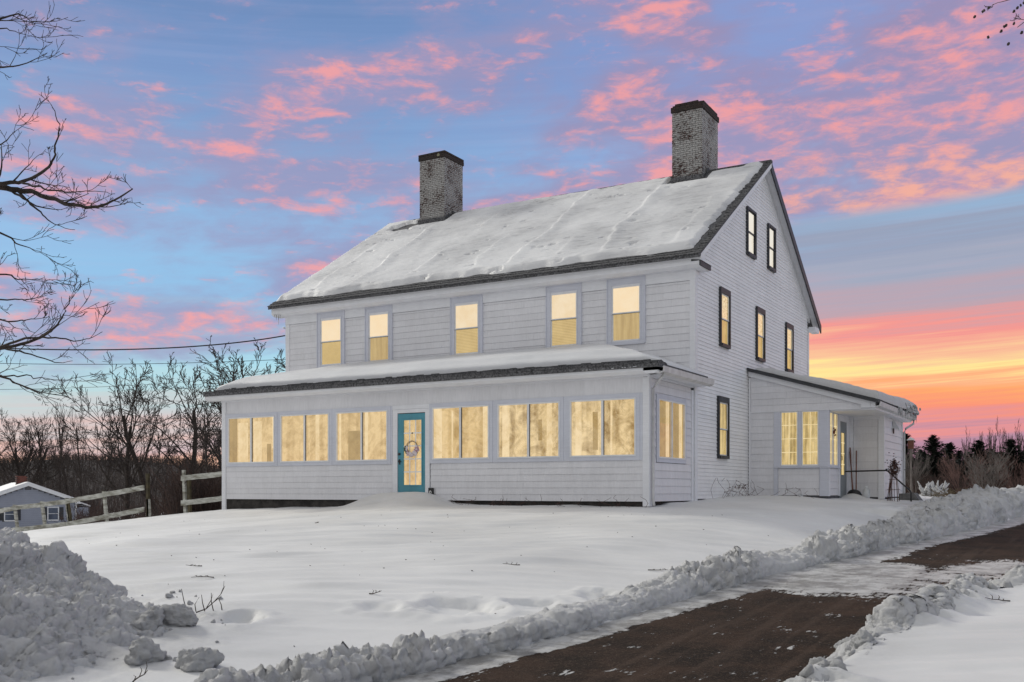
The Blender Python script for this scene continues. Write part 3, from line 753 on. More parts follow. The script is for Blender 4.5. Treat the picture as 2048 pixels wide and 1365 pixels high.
b = MB(); b.prism([(YM + .02, -1.2), (YB, -1.2), (YB, 6.3), (RY_, RZ_ - .16), (YM + .02, 6.3)], XW, XS - .012)
b.build('wall', M['wall_back'], house)
MB().box(-14.2, -.012, .012, YM + .02, .02, 3.15).build('wall', M['wall_back'], house)
b = MB(); b.prism_y([(XS - .01, .02), (XD - .012, .02), (XD - .012, 3.1), (XS - .01, 3.85)], YL + .012, 14.0)
b.prism_y([(XD - .010, 2.67), (3.655, 2.67), (3.655, 2.82), (XD - .010, 3.1)], YL + .016, 13.99)
b.box(XD - .012, XL3 - .012, YR + .012, 14.0, .02, 2.62).build('wall', M['wall_back'], house)
MB().box(-14.12, -.08, .06, 3.0, -1.5, .02).box(XW + .05, -.03, 3.1, 15.1, -1.5, .02).box(.0, XD - .06, YL + .06, 14, -1.5, .02) \
    .box(XD - .06, XL3 - .06, YR + .06, 13.95, -1.5, .02).build('foundation', M['foundation'], house)

def siding(name, frame, mat, ext, z0, z1, ch, holes, lens, thick=.020, seed=0, gap=.0025, cnt=None, lip=.35):
    """courses of boards / big shingles, each one its own object, cut round the openings"""
    rg = random.Random(seed); z = z0; row = 0; made = 0
    while z < z1 - .01:
        zt = min(z + ch, z1)
        u0, u1 = ext(z, z); v0, v1 = ext(zt, zt)
        if v1 - v0 < .02: v0 = v1 = (u0 + u1) / 2 if v1 == 0 else max(min((v0 + v1) / 2, u1), u0)
        if u1 - u0 > .03:
            cuts = [u0, u1]
            if lens:
                u = u0 + rg.uniform(.15, 1) * lens[1]
                while u < u1 - .12: cuts.append(u); u += rg.uniform(*lens)
            for h in holes:
                if h[2] < zt - .004 and h[3] > z + .004:
                    cuts += [min(max(h[0], u0), u1), min(max(h[1], u0), u1)]
            if lens: cuts = [c for c in cuts if c in (u0, u1) or v0 + .08 < c < v1 - .08]
            cuts = sorted(set(round(c, 4) for c in cuts)); vz = lambda u, zq: min(max(u, u0 + (v0 - u0) * (zq - z) / (zt - z)), u1 + (v1 - u1) * (zq - z) / (zt - z))
            for a, c in zip(cuts, cuts[1:]):
                if c - a < .03: continue
                segs = [(z, zt)]; mid = (a + c) / 2
                for h in holes:
                    if h[0] < mid < h[1]:
                        ns = []
                        for s0, s1 in segs:
                            if h[3] <= s0 or h[2] >= s1: ns.append((s0, s1)); continue
                            if h[2] > s0: ns.append((s0, h[2]))
                            if h[3] < s1: ns.append((h[3], s1))
                        segs = ns
                for s0, s1 in segs:
                    if s1 - s0 < .02: continue
                    tj = thick * rg.uniform(.93, 1.07); g = gap / 2 if lens else .001
                    dz = rg.uniform(-.0012, .0012) if lens else rg.uniform(-.0015, .0015)
                    m_ = MB(frame)
                    m_.hexa([(a + g, -.012, s0 + dz), (c - g, -.012, s0 + dz), (c - g, tj, s0 + dz), (a + g, tj, s0 + dz),
                             (vz(a + g, s1), -.012, s1 - .002), (vz(c - g, s1), -.012, s1 - .002), (vz(c - g, s1), tj * lip, s1 - .002), (vz(a + g, s1), tj * lip, s1 - .002)])
                    m_.build(name, mat, house); made += 1
        z = zt; row += 1
    return made

# openings
F2 = [(-12.99, -11.87), (-10.98, -9.94), (-7.69, -6.58), (-4.39, -3.29), (-2.465, -1.36)]
F2Z = (4.33, 6.11)
PW = [(-13.94, -12.01), (-11.77, -9.89), (-9.63, -7.78), (-6.27, -4.46), (-4.20, -2.375), (-2.09, -.31)]
PZ = (1.10, 2.51)
holes = [(a, c, F2Z[0], F2Z[1]) for a, c in F2]
n1_ = siding('siding_shingle', fr_main, M['shingle_paint'], lambda a, b_: (XW + .16, XS - .13), 3.32, 5.86, .19, holes, (1.4, 2.0), .024, 1)
DH = (-7.62, -6.34, -.1, 2.52)
ph = [(-14.03, -7.66, 1.00, 2.62), (-6.36, -.20, 1.00, 2.62), DH]
n2_ = siding('siding_shingle', fr_porch, M['shingle_paint'], lambda a, b_: (-14.05, -.14), 0, 1.0, .168, ph, (1.4, 2.0), .022, 2)
n3_ = siding('siding_shingle', fr_porch, M['shingle_paint'], lambda a, b_: (-14.05, -.14), 2.62, 3.02, .40, ph, (1.4, 2.0), .018, 3)
psh = [(.40, 2.50, .96, 2.62)]
n4_ = siding('siding_shingle', fr_pside, M['shingle_paint'], lambda a, b_: (.16, 2.86), 0.0, 2.98, .19, psh, None, .030, 4)
# gable clapboards
S2 = [(5.0, 5.86), (8.51, 9.38), (11.95, 12.86)]
SA = [(7.53, 8.42), (9.78, 10.62)]
S1 = (4.83, 5.74)
W2Z, WAZ, W1Z = (4.36, 6.03), (7.46, 8.92), (1.17, 2.93)
sh = [(a, c, *W2Z) for a, c in S2] + [(a, c, *WAZ) for a, c in SA] + [(*S1, *W1Z)]
sh.append((7.78, 14.5, -1, 2.7))
def gext(z, zt):
    zz = z + .24
    if zz < EZ: return (3.20, 15.05)
    d = (zz - EZ) / SL
    return (max(3.20, EY + d), min(15.05, 16.0 - d))
n5_ = siding('clapboard', fr_side, M['clapboard_paint'], gext, .04, 10.28, .104, sh, None, .020, 5, lip=.15)
# lean-to
LW = [(1.06, 1.57), (1.69, 2.18)]; LZ = (1.0, 2.67)
def lext(z, zt):
    return (XS + .09, max(XS + .10, min(3.62, XS + (4.02 - .15 - z) / .297)))
n6_ = siding('siding_shingle', fr_lean, M['shingle_paint'], lext, 2.66, 3.84, .19, [], (1.0, 1.3), .022, 6)
n7_ = siding('siding_shingle', fr_lean, M['shingle_paint'], lambda a, b_: (XS + .08, .85), .10, 2.64, .212, [], None, .026, 7)
n8_ = siding('siding_shingle', fr_lean, M['shingle_paint'], lambda a, b_: (.98, 2.20), .12, .93, .205, [], None, .022, 8)
n9_ = siding('siding_shingle', fr_lrec, M['shingle_paint'], lambda a, b_: (YL + .12, 9.05), .12, .93, .205, [], None, .03, 9)
siding('siding_shingle', fr_lback, M['shingle_paint'], lambda a, b_: (XD + .16, 3.36), .06, 2.5, .222, [], None, .022, 10)
siding('siding_shingle', fr_lside, M['shingle_paint'], lambda a, b_: (YR + .10, 13.8), .06, 2.62, .222, [], None, .032, 11)
print('siding', n1_, n2_, n3_, n4_, n5_, n6_, n7_, n8_)

# corner boards, frieze, cornice
def part(name, mat, frame, *boxes, parent=None, **kw):
    if name in ('corner_board', 'soffit', 'window_casing') and len(boxes) > 1:
        for bx in boxes: o = part(name, mat, frame, bx, parent=parent, **kw)
        return o
    m_ = MB(frame)
    for bx in boxes: m_.box(*bx)
    return m_.build(name, mat, parent or house, **kw)
part('corner_board', M['trim'], fr_main, (XW - .02, XW + .155, -.012, .035, -.1, 5.86))
part('corner_board', M['trim'], fr_main, (XS - .125, XS + .030, -.012, .037, 3.0, 6.1))
part('corner_board', M['trim'], fr_side, (YM - .033, YM + .145, -.012, .033, -.02, 6.12))
part('corner_board', M['trim'], fr_side, (15.06, 15.22, -.012, .033, 3.4, 6.25))
part('corner_board', M['trim'], fr_porch, (-14.22, -14.055, -.012, .036, -.34, 3.0))
part('corner_board', M['trim'], fr_porch, (-.135, .030, -.012, .036, -.12, 2.99))
part('corner_board', M['trim'], fr_pside, (-.03, .155, -.012, .032, -.12, 2.99))
part('corner_board', M['trim'], fr_pside, (2.865, 3.0, -.012, .045, -.05, 2.92))
part('frieze_board', M['trim'], fr_main, (XW - .02, XS + .035, -.012, .045, 5.865, 6.13))
part('frieze_board', M['trim'], fr_porch, (-14.24, .032, -.012, .045, 3.0, 3.13))
part('frieze_board', M['trim'], fr_pside, (-.04, 3.0, -.012, .042, 2.985, 3.12))
# main cornice, swept along the front
b = MB(); b.prism([(2.70, 6.20), (2.70, 6.36), (2.66, 6.40), (YM + .1, 6.52), (YM + .1, 6.13), (2.80, 6.13)], XW - .36, XS + .26)
b.build('cornice', M['trim'], house)
# cornice return on the gable, dark capped
b = MB(); b.box(XS + .034, XS + .26, YM + .101, 3.46, 6.13, 6.26)
b.build('cornice_return', M['trim'], house)
MB().box(XS + .262, XS + .30, 2.68, 3.50, 6.16, 6.28).hexa([(XS + .034, 2.69, 6.285), (XS + .31, 2.69, 6.285), (XS + .31, 3.52, 6.285), (XS + .034, 3.52, 6.285),
     (XS + .034, 2.69, 6.34), (XS + .30, 2.69, 6.30), (XS + .30, 3.52, 6.30), (XS + .034, 3.52, 6.34)]).build('return_cap', M['dark_trim'], house)
MB().box(XS + .034, XS + .28, 15.1, 15.72, 6.12, 6.30).build('cornice_return', M['trim'], house)
# roof deck
def rz(y): return EZ + SL * (y - EY) if y < RY_ else RZ_ - SL * (y - RY_)
T = .10
b = MB()
b.prism([(EY, EZ), (RY_, RZ_), (16.0, EZ), (16.0, EZ - T), (RY_, RZ_ - T * 1.2), (EY, EZ - T)], XW - .42, XS + .30)
roof = b.build('roof', M['roof_shingle'], house)
# rake boards
def rake(y0, y1, x0, x1, top, bot, name, mat):
    m_ = MB(); m_.hexa([(x0, y0, rz(y0) - bot), (x1, y0, rz(y0) - bot), (x1, y1, rz(y1) - bot), (x0, y1, rz(y1) - bot),
                        (x0, y0, rz(y0) - top), (x1, y0, rz(y0) - top), (x1, y1, rz(y1) - top), (x0, y1, rz(y1) - top)])
    return m_.build(name, mat, house)
rake(2.70, RY_, XS + .26, XS + .303, .06, .20, 'rake_board', M['trim'])
rake(RY_, 15.98, XS + .26, XS + .303, .03, .30, 'rake_board', M['dark_trim'])
rake(2.9, RY_, XS + .03, XS + .259, .13, .17, 'soffit', M['trim'])
rake(RY_, 15.9, XS + .03, XS + .259, .13, .17, 'soffit', M['trim'])
rake(3.2, RY_, XS - .01, XS + .040, .16, .34, 'rake_frieze', M['trim'])
rake(RY_, 15.3, XS - .01, XS + .040, .16, .42, 'rake_frieze', M['trim'])
# shingle tabs along the eave and up the near rake: the strip the snow has left bare
rg = random.Random(8)
tabs = MB(); u = XW - .44
for row in range(3):
    u = XW - .44
    while u < XS + .28:
        w = rg.uniform(.22, .32); y0 = EY - .03 + row * .13 + rg.uniform(-.012, .012); y1 = y0 + .16
        h = .012 + row * .004 + rg.uniform(0, .012)
        e = min(u + w - .006, XS + .31)
        tabs.hexa([(u, y0, rz(y0) + .001), (e, y0, rz(y0) + .001), (e, y1, rz(y1) + .001), (u, y1, rz(y1) + .001),
                   (u, y0, rz(y0) + h + .01), (e, y0, rz(y0) + h + .01), (e, y1, rz(y1) + h * .4), (u, y1, rz(y1) + h * .4)]); u += w
y = EY
while y < RY_ - .12:
    w = rg.uniform(.11, .16); h = rg.uniform(.02, .05); x0 = XS + .30 - rg.uniform(.10, .24)
    tabs.hexa([(x0, y, rz(y)), (XS + .32, y, rz(y)), (XS + .32, y + w, rz(y + w)), (x0, y + w, rz(y + w)),
               (x0, y, rz(y) + h), (XS + .32, y, rz(y) + h), (XS + .32, y + w, rz(y + w) + h * .4), (x0, y + w, rz(y + w) + h * .4)]); y += w
t_ = tabs.build('roof_shingles', M['roof_shingle'], house); t_['kind'] = 'stuff'
part('ridge_cap', M['roof_shingle'], None, (XW - .42, XS + .31, RY_ - .08, RY_ + .08, RZ_ - .04, RZ_ + .035))

# double hung windows
def dh_window(frame, u0, u1, z0, z1, kind, top, bot, name='window'):
    mcas = M['casing'] if kind == 'front' else M['dark_trim']
    if kind == 'front':
        cw, cd = .105, .050
        m_ = MB(frame)
        m_.box(u0, u0 + cw, -.011, cd, z0, z1).box(u1 - cw, u1, -.011, cd, z0, z1).box(u0 + cw, u1 - cw, -.011, cd, z1 - .15, z1).box(u0 + cw, u1 - cw, -.011, cd, z0, z0 + .055)
        e = .022
        m_.box(u0 - e, u0, -.011, .072, z0 - e, z1 + e).box(u1, u1 + e, -.011, .072, z0 - e, z1 + e).box(u0, u1, -.011, .072, z1, z1 + e).box(u0, u1, -.011, .078, z0 - .05, z0)
        # inner bead
        m_.box(u0 + cw, u0 + cw + .02, -.011, .064, z0 + .055, z1 - .15).box(u1 - cw - .02, u1 - cw, -.011, .064, z0 + .055, z1 - .15).box(u0 + cw + .02, u1 - cw - .02, -.011, .064, z1 - .17, z1 - .15)
        g0, g1, h0, h1 = u0 + cw + .02, u1 - cw - .02, z0 + .055, z1 - .17
        sm = M['bright_trim']
    else:
        cw, cd = .055, .085
        hd = .16 if kind == 'side' else .07
        m_ = MB(frame)
        m_.box(u0, u0 + cw, -.011, cd, z0, z1).box(u1 - cw, u1, -.011, cd, z0, z1).box(u0 + cw, u1 - cw, -.011, cd, z1 - hd, z1).box(u0 + cw, u1 - cw, -.011, cd + .02, z0, z0 + .085)
        g0, g1, h0, h1 = u0 + cw, u1 - cw, z0 + .085, z1 - hd
        sm = M['bright_trim'] if kind == 'side' else M['dark_trim']
    win = m_.build(name, mcas, house)
    s = .038; zm = (h0 + h1) / 2
    def sash(a0, a1, w0, w1, m=sm):
        q = MB(frame); q.box(g0, g0 + s, w0, w1, a0, a1).box(g1 - s, g1, w0, w1, a0, a1).box(g0 + s, g1 - s, w0, w1, a1 - s, a1).box(g0 + s, g1 - s, w0, w1, a0, a0 + s)
        q.build('sash', m, win)
        MB(frame).quad((g0 + s, (w0 + w1) / 2, a0 + s), (g1 - s, (w0 + w1) / 2, a0 + s), (g1 - s, (w0 + w1) / 2, a1 - s), (g0 + s, (w0 + w1) / 2, a1 - s)).build('pane', M['glass'], win)
    sash(zm - .02, h1, .026, .044); sash(h0, zm + .012, .006, .022)
    part('meeting_rail', M['dark_trim'], frame, (g0 + .01, g1 - .01, .0445, .050, zm - .028, zm - .016), parent=win)
    MB(frame).quad((g0, .003, zm), (g1, .003, zm), (g1, .003, h1), (g0, .003, h1)).build('upper_shade', top, win)
    MB(frame).quad((g0, .002, h0), (g1, .002, h0), (g1, .002, zm), (g0, .002, zm)).build('lower_blind', bot, win)
    return win
for i, (a, c) in enumerate(F2):
    dh_window(fr_main, a, c, F2Z[0], F2Z[1], 'front', (M['shade_cream'], M['shade_cream'], M['shade_cream2'], M['shade_cream2'], M['shade_cream'])[i], (M['shade_gold'], M['shade_gold2'], M['slats'], M['slats'], M['shade_gold2'])[i])
for a, c in S2: dh_window(fr_side, a, c, *W2Z, 'side', M['lace'], M['shade_gold'])
for a, c in SA: dh_window(fr_side, a, c, *WAZ, 'attic', M['attic'], M['attic'])
dh_window(fr_side, *S1, *W1Z, 'side', M['folds'], M['folds'])

# porch picture windows: pairs of sliders
def slider(frame, u0, u1, z0, z1, back, extra=(), cas=True, uo=.10):
    m_ = MB(frame)
    # wide flat casing round the unit
    m_.box(u0 - uo, u0, -.011, .040, z0 - .10, z1 + .11).box(u1, u1 + uo, -.011, .040, z0 - .10, z1 + .11).box(u0, u1, -.011, .040, z1, z1 + .11).box(u0, u1, -.011, .044, z0 - .10, z0)
    win = m_.build('window', M['casing'], house)
    s = .035; um = (u0 + u1) / 2
    q = MB(frame); q.box(u0, u0 + s, .0, .055, z0, z1).box(u1 - s, u1, .0, .055, z0, z1).box(u0 + s, u1 - s, .0, .055, z1 - s, z1).box(u0 + s, u1 - s, .0, .062, z0, z0 + s)
    q.box(um - .028, um + .028, .0, .05, z0 + s, z1 - s); q.build('sash', M['bright_trim'], win)
    part('mullion_shadow_gap', M['dark_trim'], frame, (um + .0285, um + .040, .0, .030, z0 + s, z1 - s), parent=win)
    for a, c in ((u0 + s, um - .028), (um + .04, u1 - s)):
        MB(frame).quad((a, .028, z0 + s), (c, .028, z0 + s), (c, .028, z1 - s), (a, .028, z1 - s)).build('pane', M['glass'], win)
    MB(frame).quad((u0, .002, z0), (u1, .002, z0), (u1, .002, z1), (u0, .002, z1)).build('lit_curtain', back, win)
    for (a, c, b0, b1, mt) in extra:
        aa_ = u0 + s + a * (u1 - u0 - 2 * s); cc_ = u0 + s + c * (u1 - u0 - 2 * s)
        part('curtain_fold', mt, frame, (aa_, cc_, .004, .010 + .004 * a, z0 + s + b0 * (z1 - z0 - 2 * s), z0 + s + b1 * (z1 - z0 - 2 * s)), parent=win)
    return win
Fd, Fb, Fi = M['film_d'], M['film_b'], M['film']
ex = [[(.0, .17, 0, 1, Fd), (.20, .42, 0, .9, Fb), (.55, .72, 0, .92, Fb), (.74, .90, 0, .9, Fi), (.84, .93, 0, .40, Fd), (.955, 1, .3, 1, Fb)],
      [(.72, .80, 0, 1, Fb), (.03, .10, 0, 1, Fi)],
      [(.03, .07, 0, 1, Fb), (.56, .62, 0, 1, Fb), (.22, .46, 0, .62, Fd)],
      [(.0, .15, .0, 1, Fb), (.33, .36, 0, .95, Fb), (.90, 1, 0, 1, Fb)],
      [(.05, .17, 0, 1, Fb), (.80, .88, 0, 1, Fb), (.66, .72, .3, .7, Fd)],
      [(.06, .16, .0, 1, Fb), (.34, .42, .1, .8, Fd), (.62, .65, 0, 1, Fb)]]
for (a, c), e, bk_ in zip(PW, ex, (Fi, Fi, Fi, Fi, M['film_reflect'], M['film_reflect'])): slider(fr_porch, a, c, PZ[0], PZ[1], bk_, e)
slider(fr_pside, .54, 2.36, 1.06, 2.52, M['film_d'], [(.30, .42, 0, 1, Fb), (.82, .94, 0, 1, Fb)])

for a, c in ((-14.05, -14.041), (-11.909, -11.871), (-9.789, -9.731), (-7.679, -7.62), (-6.359, -6.34), (-4.359, -4.301), (-2.274, -2.191), (-.209, -.14)):
    if c - a > .012: part('casing_board', M['casing'], fr_porch, (a, c, -.011, .030, 1.0, 2.618))
part('door_header', M['trim'], fr_porch, (-7.615, -6.345, -.011, .034, 2.505, 2.618))
# front door
b = MB(fr_porch)
b.box(-7.60, -7.44, -.011, .045, -.05, 2.50).box(-6.50, -6.36, -.011, .045, -.05, 2.50).box(-7.44, -6.50, -.011, .045, 2.40, 2.50)
b.build('door_frame', M['trim'], house)
L0, L1, B0, B1 = -7.235, -6.635, .42, 2.20
b = MB(fr_porch); dw = .022
b.box(-7.43, L0, -.01, dw, 0, 2.38).box(L1, -6.51, -.01, dw, 0, 2.38).box(L0, L1, -.01, dw, B1, 2.38).box(L0, L1, -.01, dw, 0, B0)
b.box(L0 - .035, L0, dw, dw + .012, B0 - .035, B1 + .035).box(L1, L1 + .035, dw, dw + .012, B0 - .035, B1 + .035).box(L0, L1, dw, dw + .012, B1, B1 + .035).box(L0, L1, dw, dw + .012, B0 - .035, B0)
door = b.build('front_door', M['teal'], house); door['label'] = 'teal front door with fifteen lites'
part('door_gap', M['black'], fr_porch, (-7.439, -7.431, -.008, .006, 0, 2.39), (-7.43, -6.51, -.008, .006, 2.381, 2.395), parent=door)
b = MB(fr_porch)
for i in (1, 2): u = L0 + i * (L1 - L0) / 3; b.box(u - .015, u + .015, .008, .024, B0, B1)
for k in (1, 2, 3, 4): z = B0 + k * (B1 - B0) / 5; b.box(L0, L1, .0085, .0245, z - .016, z + .016)
b.build('muntin_grid', M['muntin'], door)
for i in range(3):
    for k in range(5):
        u = L0 + i * (L1 - L0) / 3; z = B0 + k * (B1 - B0) / 5
        MB(fr_porch).quad((u + .013, .012, z + .013), (u + .187, .012, z + .013), (u + .187, .012, z + .343), (u + .013, .012, z + .343)).build('pane', M['glass'], door)
MB(fr_porch).quad((L0, .001, B0), (L1, .001, B0), (L1, .001, B1), (L0, .001, B1)).build('lit_curtain', M['film'], door)
b = MB(fr_porch); b.tube([(-7.375, .02, 1.27), (-7.375, .05, 1.27)], .034, 12).build('deadbolt', M['black'], door)
b = MB(fr_porch); b.tube([(-7.375, .02, 1.07), (-7.375, .06, 1.07)], .032, 12).tube([(-7.375, .07, 1.07), (-7.29, .07, 1.06)], .012, 8).box(-7.40, -7.35, .02, .028, .98, 1.13).build('door_handle', M['black'], door)

# porch roof: low hip with thick snow
def hiproof(x, y):
    """top of porch roof: rises from the eave to the main wall, hipped at both ends"""
    return 3.27 + .235 * np.minimum(np.minimum(y + .42, (x + 14.62) * 1.0), (.42 - x) * 1.0)
pts = [(-14.62, -.42), (.42, -.42), (.42, YM), (-14.62, YM)]
def hz(x, y): return float(hiproof(np.float64(x), np.float64(y)))
apex_l = (-14.62 + 3.47, YM); apex_r = (.42 - 3.47, YM)
b = MB()
top = [(-14.62, -.42), (.42, -.42), apex_r, apex_l, (.42, YM), (-14.62, YM)]
vt = [(x, y, hz(x, y)) for x, y in top]; vb = [(x, y, 3.17) for x, y in top]
b.add(vt + vb, [(0, 1, 2, 3), (1, 4, 2), (0, 3, 5), (0, 6, 7, 1), (1, 7, 10, 4), (5, 11, 6, 0), (6, 11, 9, 8, 10, 7)])
b.build('porch_roof', M['roof_shingle'], house)
b = MB(); b.prism([(-.38, 3.10), (-.38, 3.195), (.02, 3.195), (.02, 3.08), (-.10, 3.03), (-.30, 3.03)], -14.60, .40)
b.prism_y([(.40, 3.10), (.40, 3.195), (.02, 3.195), (.02, 3.08), (.10, 3.03), (.30, 3.03)], -.38, YM + .16)
b.build('porch_cornice', M['trim'], house)
b = MB(); gp = [(.40, 3.02), (.52, 3.06), (.54, 3.19), (.525, 3.19), (.51, 3.075), (.41, 3.045)]
b.prism_y(gp, -.36, YM + .18).build('gutter', M['galv'], house)
b = MB(); b.tube([(.46, -.22, 3.05), (.44, -.20, 2.97), (.18, .06, 2.83), (.085, .09, 2.72), (.085, .09, .02), (.12, .06, -.10)], .036, 8).build('downspout', M['galv'], house, smooth=True)
# bare shingle tabs along porch eave
tabs = MB()
for row in range(4):
    u = -14.6
    while u < .38:
        w = rg.uniform(.18, .3); y0 = -.44 + row * .15 + rg.uniform(-.01, .01); h = .02 + row * .006 + rg.uniform(0, .03); e = min(u + w - .008, .42)
        z0 = hz(u + w / 2, max(y0, -.42)); z1_ = hz(u + w / 2, y0 + .12)
        tabs.hexa([(u, y0, z0), (e, y0, z0), (e, y0 + .14, z1_), (u, y0 + .14, z1_), (u, y0, z0 + h), (e, y0, z0 + h), (e, y0 + .14, z1_ + h * .5), (u, y0 + .14, z1_ + h * .5)]); u += w
t_ = tabs.build('porch_shingles', M['roof_shingle'], house); t_['kind'] = 'stuff'

# lean-to roof, trim, soffit
LR = lambda x: 4.02 - .297 * (x - XS)
XE = 3.90
b = MB(); b.prism_y([(XS + .03, LR(XS + .03)), (XE, LR(XE)), (XE, LR(XE) - .10), (XS + .03, LR(XS + .03) - .10)], YL - .17, 14.35)
b.build('lean_to_roof', M['roof_shingle'], house)
b = MB(); b.prism_y([(XS + .03, LR(XS + .03) - .005), (XE - .02, LR(XE - .02) - .005), (XE - .02, LR(XE) - .105), (XS + .03, LR(XS + .03) - .105)], YL - .205, YL - .172)
b.build('drip_edge', M['dark_trim'], house)
b = MB(); b.prism_y([(XS + .04, LR(XS + .04) - .107), (3.66, LR(3.66) - .107), (3.66, 2.66), (3.40, 2.66), (3.40, LR(3.4) - .27), (XS + .04, LR(XS) - .27)], YL - .10, YL - .035)
b.build('rake_board', M['trim'], house)
part('soffit', M['trim'], None, (XS + .04, 3.66, YL - .034, YL + .02, 2.645, 2.66), (XD + .012, 3.80, YL + .02, 14.2, 2.60, 2.66))
part('fascia', M['trim'], None, (3.665, 3.80, YL - .10, 14.3, 2.66, 2.85))
b = MB(); b.prism_y([(3.80, 2.66), (3.92, 2.69), (3.95, 2.82), (3.935, 2.82), (3.905, 2.705), (3.80, 2.69)], YL - .12, 14.4).build('gutter', M['galv'], house)
b = MB(); b.tube([(3.88, 14.15, 2.68), (3.87, 14.15, 2.55), (3.65, 13.98, 2.38), (3.60, 13.95, 2.25), (3.60, 13.95, .0)], .038, 8).build('downspout', M['galv'], house, smooth=True)
part('corner_board', M['trim'], fr_lean, (XS + .03, XS + .085, -.012, .045, .0, LR(XS) - .30))
part('corner_board', M['casing'], fr_lean, (.855, .975, -.012, .04, .1, .935), (2.21, XD + .03, -.012, .04, .1, .935))
part('corner_board', M['trim'], fr_lrec, (YL - .035, YL + .11, -.012, .032, .1, .935))
part('belt_trim', M['trim'], fr_lean, (XS + .05, 3.40, -.012, .05, 2.635, 2.665))
part('corner_board', M['trim'], fr_lback, (XD + .005, XD + .155, -.012, .035, .0, 2.6), (3.37, XL3 + .03, -.012, .036, .0, 2.6), (XD + .16, 3.365, -.012, .03, 2.5, 2.6))
part('corner_board', M['trim'], fr_lside, (YR - .033, YR + .09, -.012, .034, .0, 2.6), (13.81, 14.0, -.012, .034, .0, 2.6))
part('corner_board', M['trim'], fr_lrec, (9.06, 9.19, -.012, .04, .1, 2.6), (10.12, 10.50, -.012, .036, .1, 2.6), (9.19, 10.12, -.012, .03, 2.40, 2.6))
# window bay of the lean-to
def lites(frame, u0, u1, z0, z1, rows, cols=2, t=.022):
    m_ = MB(frame); s = .028
    m_.box(u0, u0 + s, -.005, .030, z0, z1).box(u1 - s, u1, -.005, .030, z0, z1).box(u0 + s, u1 - s, -.005, .030, z1 - s, z1).box(u0 + s, u1 - s, -.005, .036, z0, z0 + .04)
    win = m_.build('window', M['muntin'], house)
    g = MB(frame)
    for i in range(1, cols): u = u0 + i * (u1 - u0) / cols; g.box(u - t / 2, u + t / 2, .012, .026, z0 + .04, z1 - s)
    for k in range(1, rows): z = z0 + k * (z1 - z0) / rows; g.box(u0 + s, u1 - s, .0125, .0265, z - t / 2, z + t / 2)
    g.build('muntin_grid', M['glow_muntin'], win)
    for i in range(cols):
        for k in range(rows):
            a = u0 + i * (u1 - u0) / cols + t / 2; c = a + (u1 - u0) / cols - t; d = z0 + k * (z1 - z0) / rows + t / 2; e = d + (z1 - z0) / rows - t
            MB(frame).quad((a, .016, d), (c, .016, d), (c, .016, e), (a, .016, e)).build('pane', M['glass'], win)
    MB(frame).quad((u0, .001, z0), (u1, .001, z0), (u1, .001, z1), (u0, .001, z1)).build('lit_curtain', M['folds'], win)
    m2 = MB(frame); m2.box(u0 - .02, u1 + .02, .002, .07, z0 - .035, z0 - .004); m2.build('sill', M['casing'], win)
    return win
part('window_casing', M['casing'], fr_lean, (.855, 1.055, -.012, .038, .97, 2.633), (1.575, 1.685, -.012, .038, .97, 2.633), (2.185, XD + .035, -.012, .038, .97, 2.633))
part('sill_ledge', M['casing'], fr_lean, (.84, XD + .09, -.012, .085, .937, .965))
part('window_casing', M['casing'], fr_lrec, (YL - .036, YL + .06, -.012, .034, .966, 2.6), (8.22, 8.30, -.012, .034, .966, 2.6), (8.88, 9.055, -.012, .034, .966, 2.6))
part('sill_ledge', M['casing'], fr_lrec, (YL - .084, 9.15, -.012, .085, .9375, .9655))
for a, c in LW: lites(fr_lean, a, c, 1.0, 2.63, 4)
lites(fr_lrec, YL + .065, 8.215, 1.0, 2.59, 4); lites(fr_lrec, 8.305, 8.875, 1.0, 2.59, 4)
# kitchen door in the recess
part('storm_door', M['grey_door'], fr_lrec, (9.20, 9.36, -.01, .03, .04, 2.39), (9.86, 10.11, -.01, .03, .04, 2.39), (9.36, 9.86, -.01, .03, 2.05, 2.39), (9.36, 9.86, -.01, .03, .04, .75))
kd = [o for o in house.children if o.name.startswith('storm_door')][-1]
kd['label'] = 'narrow grey storm door with tall lit glass'
MB(fr_lrec).quad((9.36, .004, .75), (9.86, .004, .75), (9.86, .004, 2.05), (9.36, .004, 2.05)).build('lit_curtain', M['folds'], kd)
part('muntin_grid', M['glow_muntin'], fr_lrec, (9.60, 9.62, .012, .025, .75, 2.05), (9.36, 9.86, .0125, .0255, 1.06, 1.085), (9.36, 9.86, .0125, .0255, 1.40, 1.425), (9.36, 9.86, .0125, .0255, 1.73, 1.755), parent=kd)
MB(fr_lrec).tube([(9.78 - .5, .03, 1.2), (9.28, .075, 1.2), (9.28, .075, 1.32), (9.28, .03, 1.32)], .012, 6).build('door_handle', M['black'], kd)

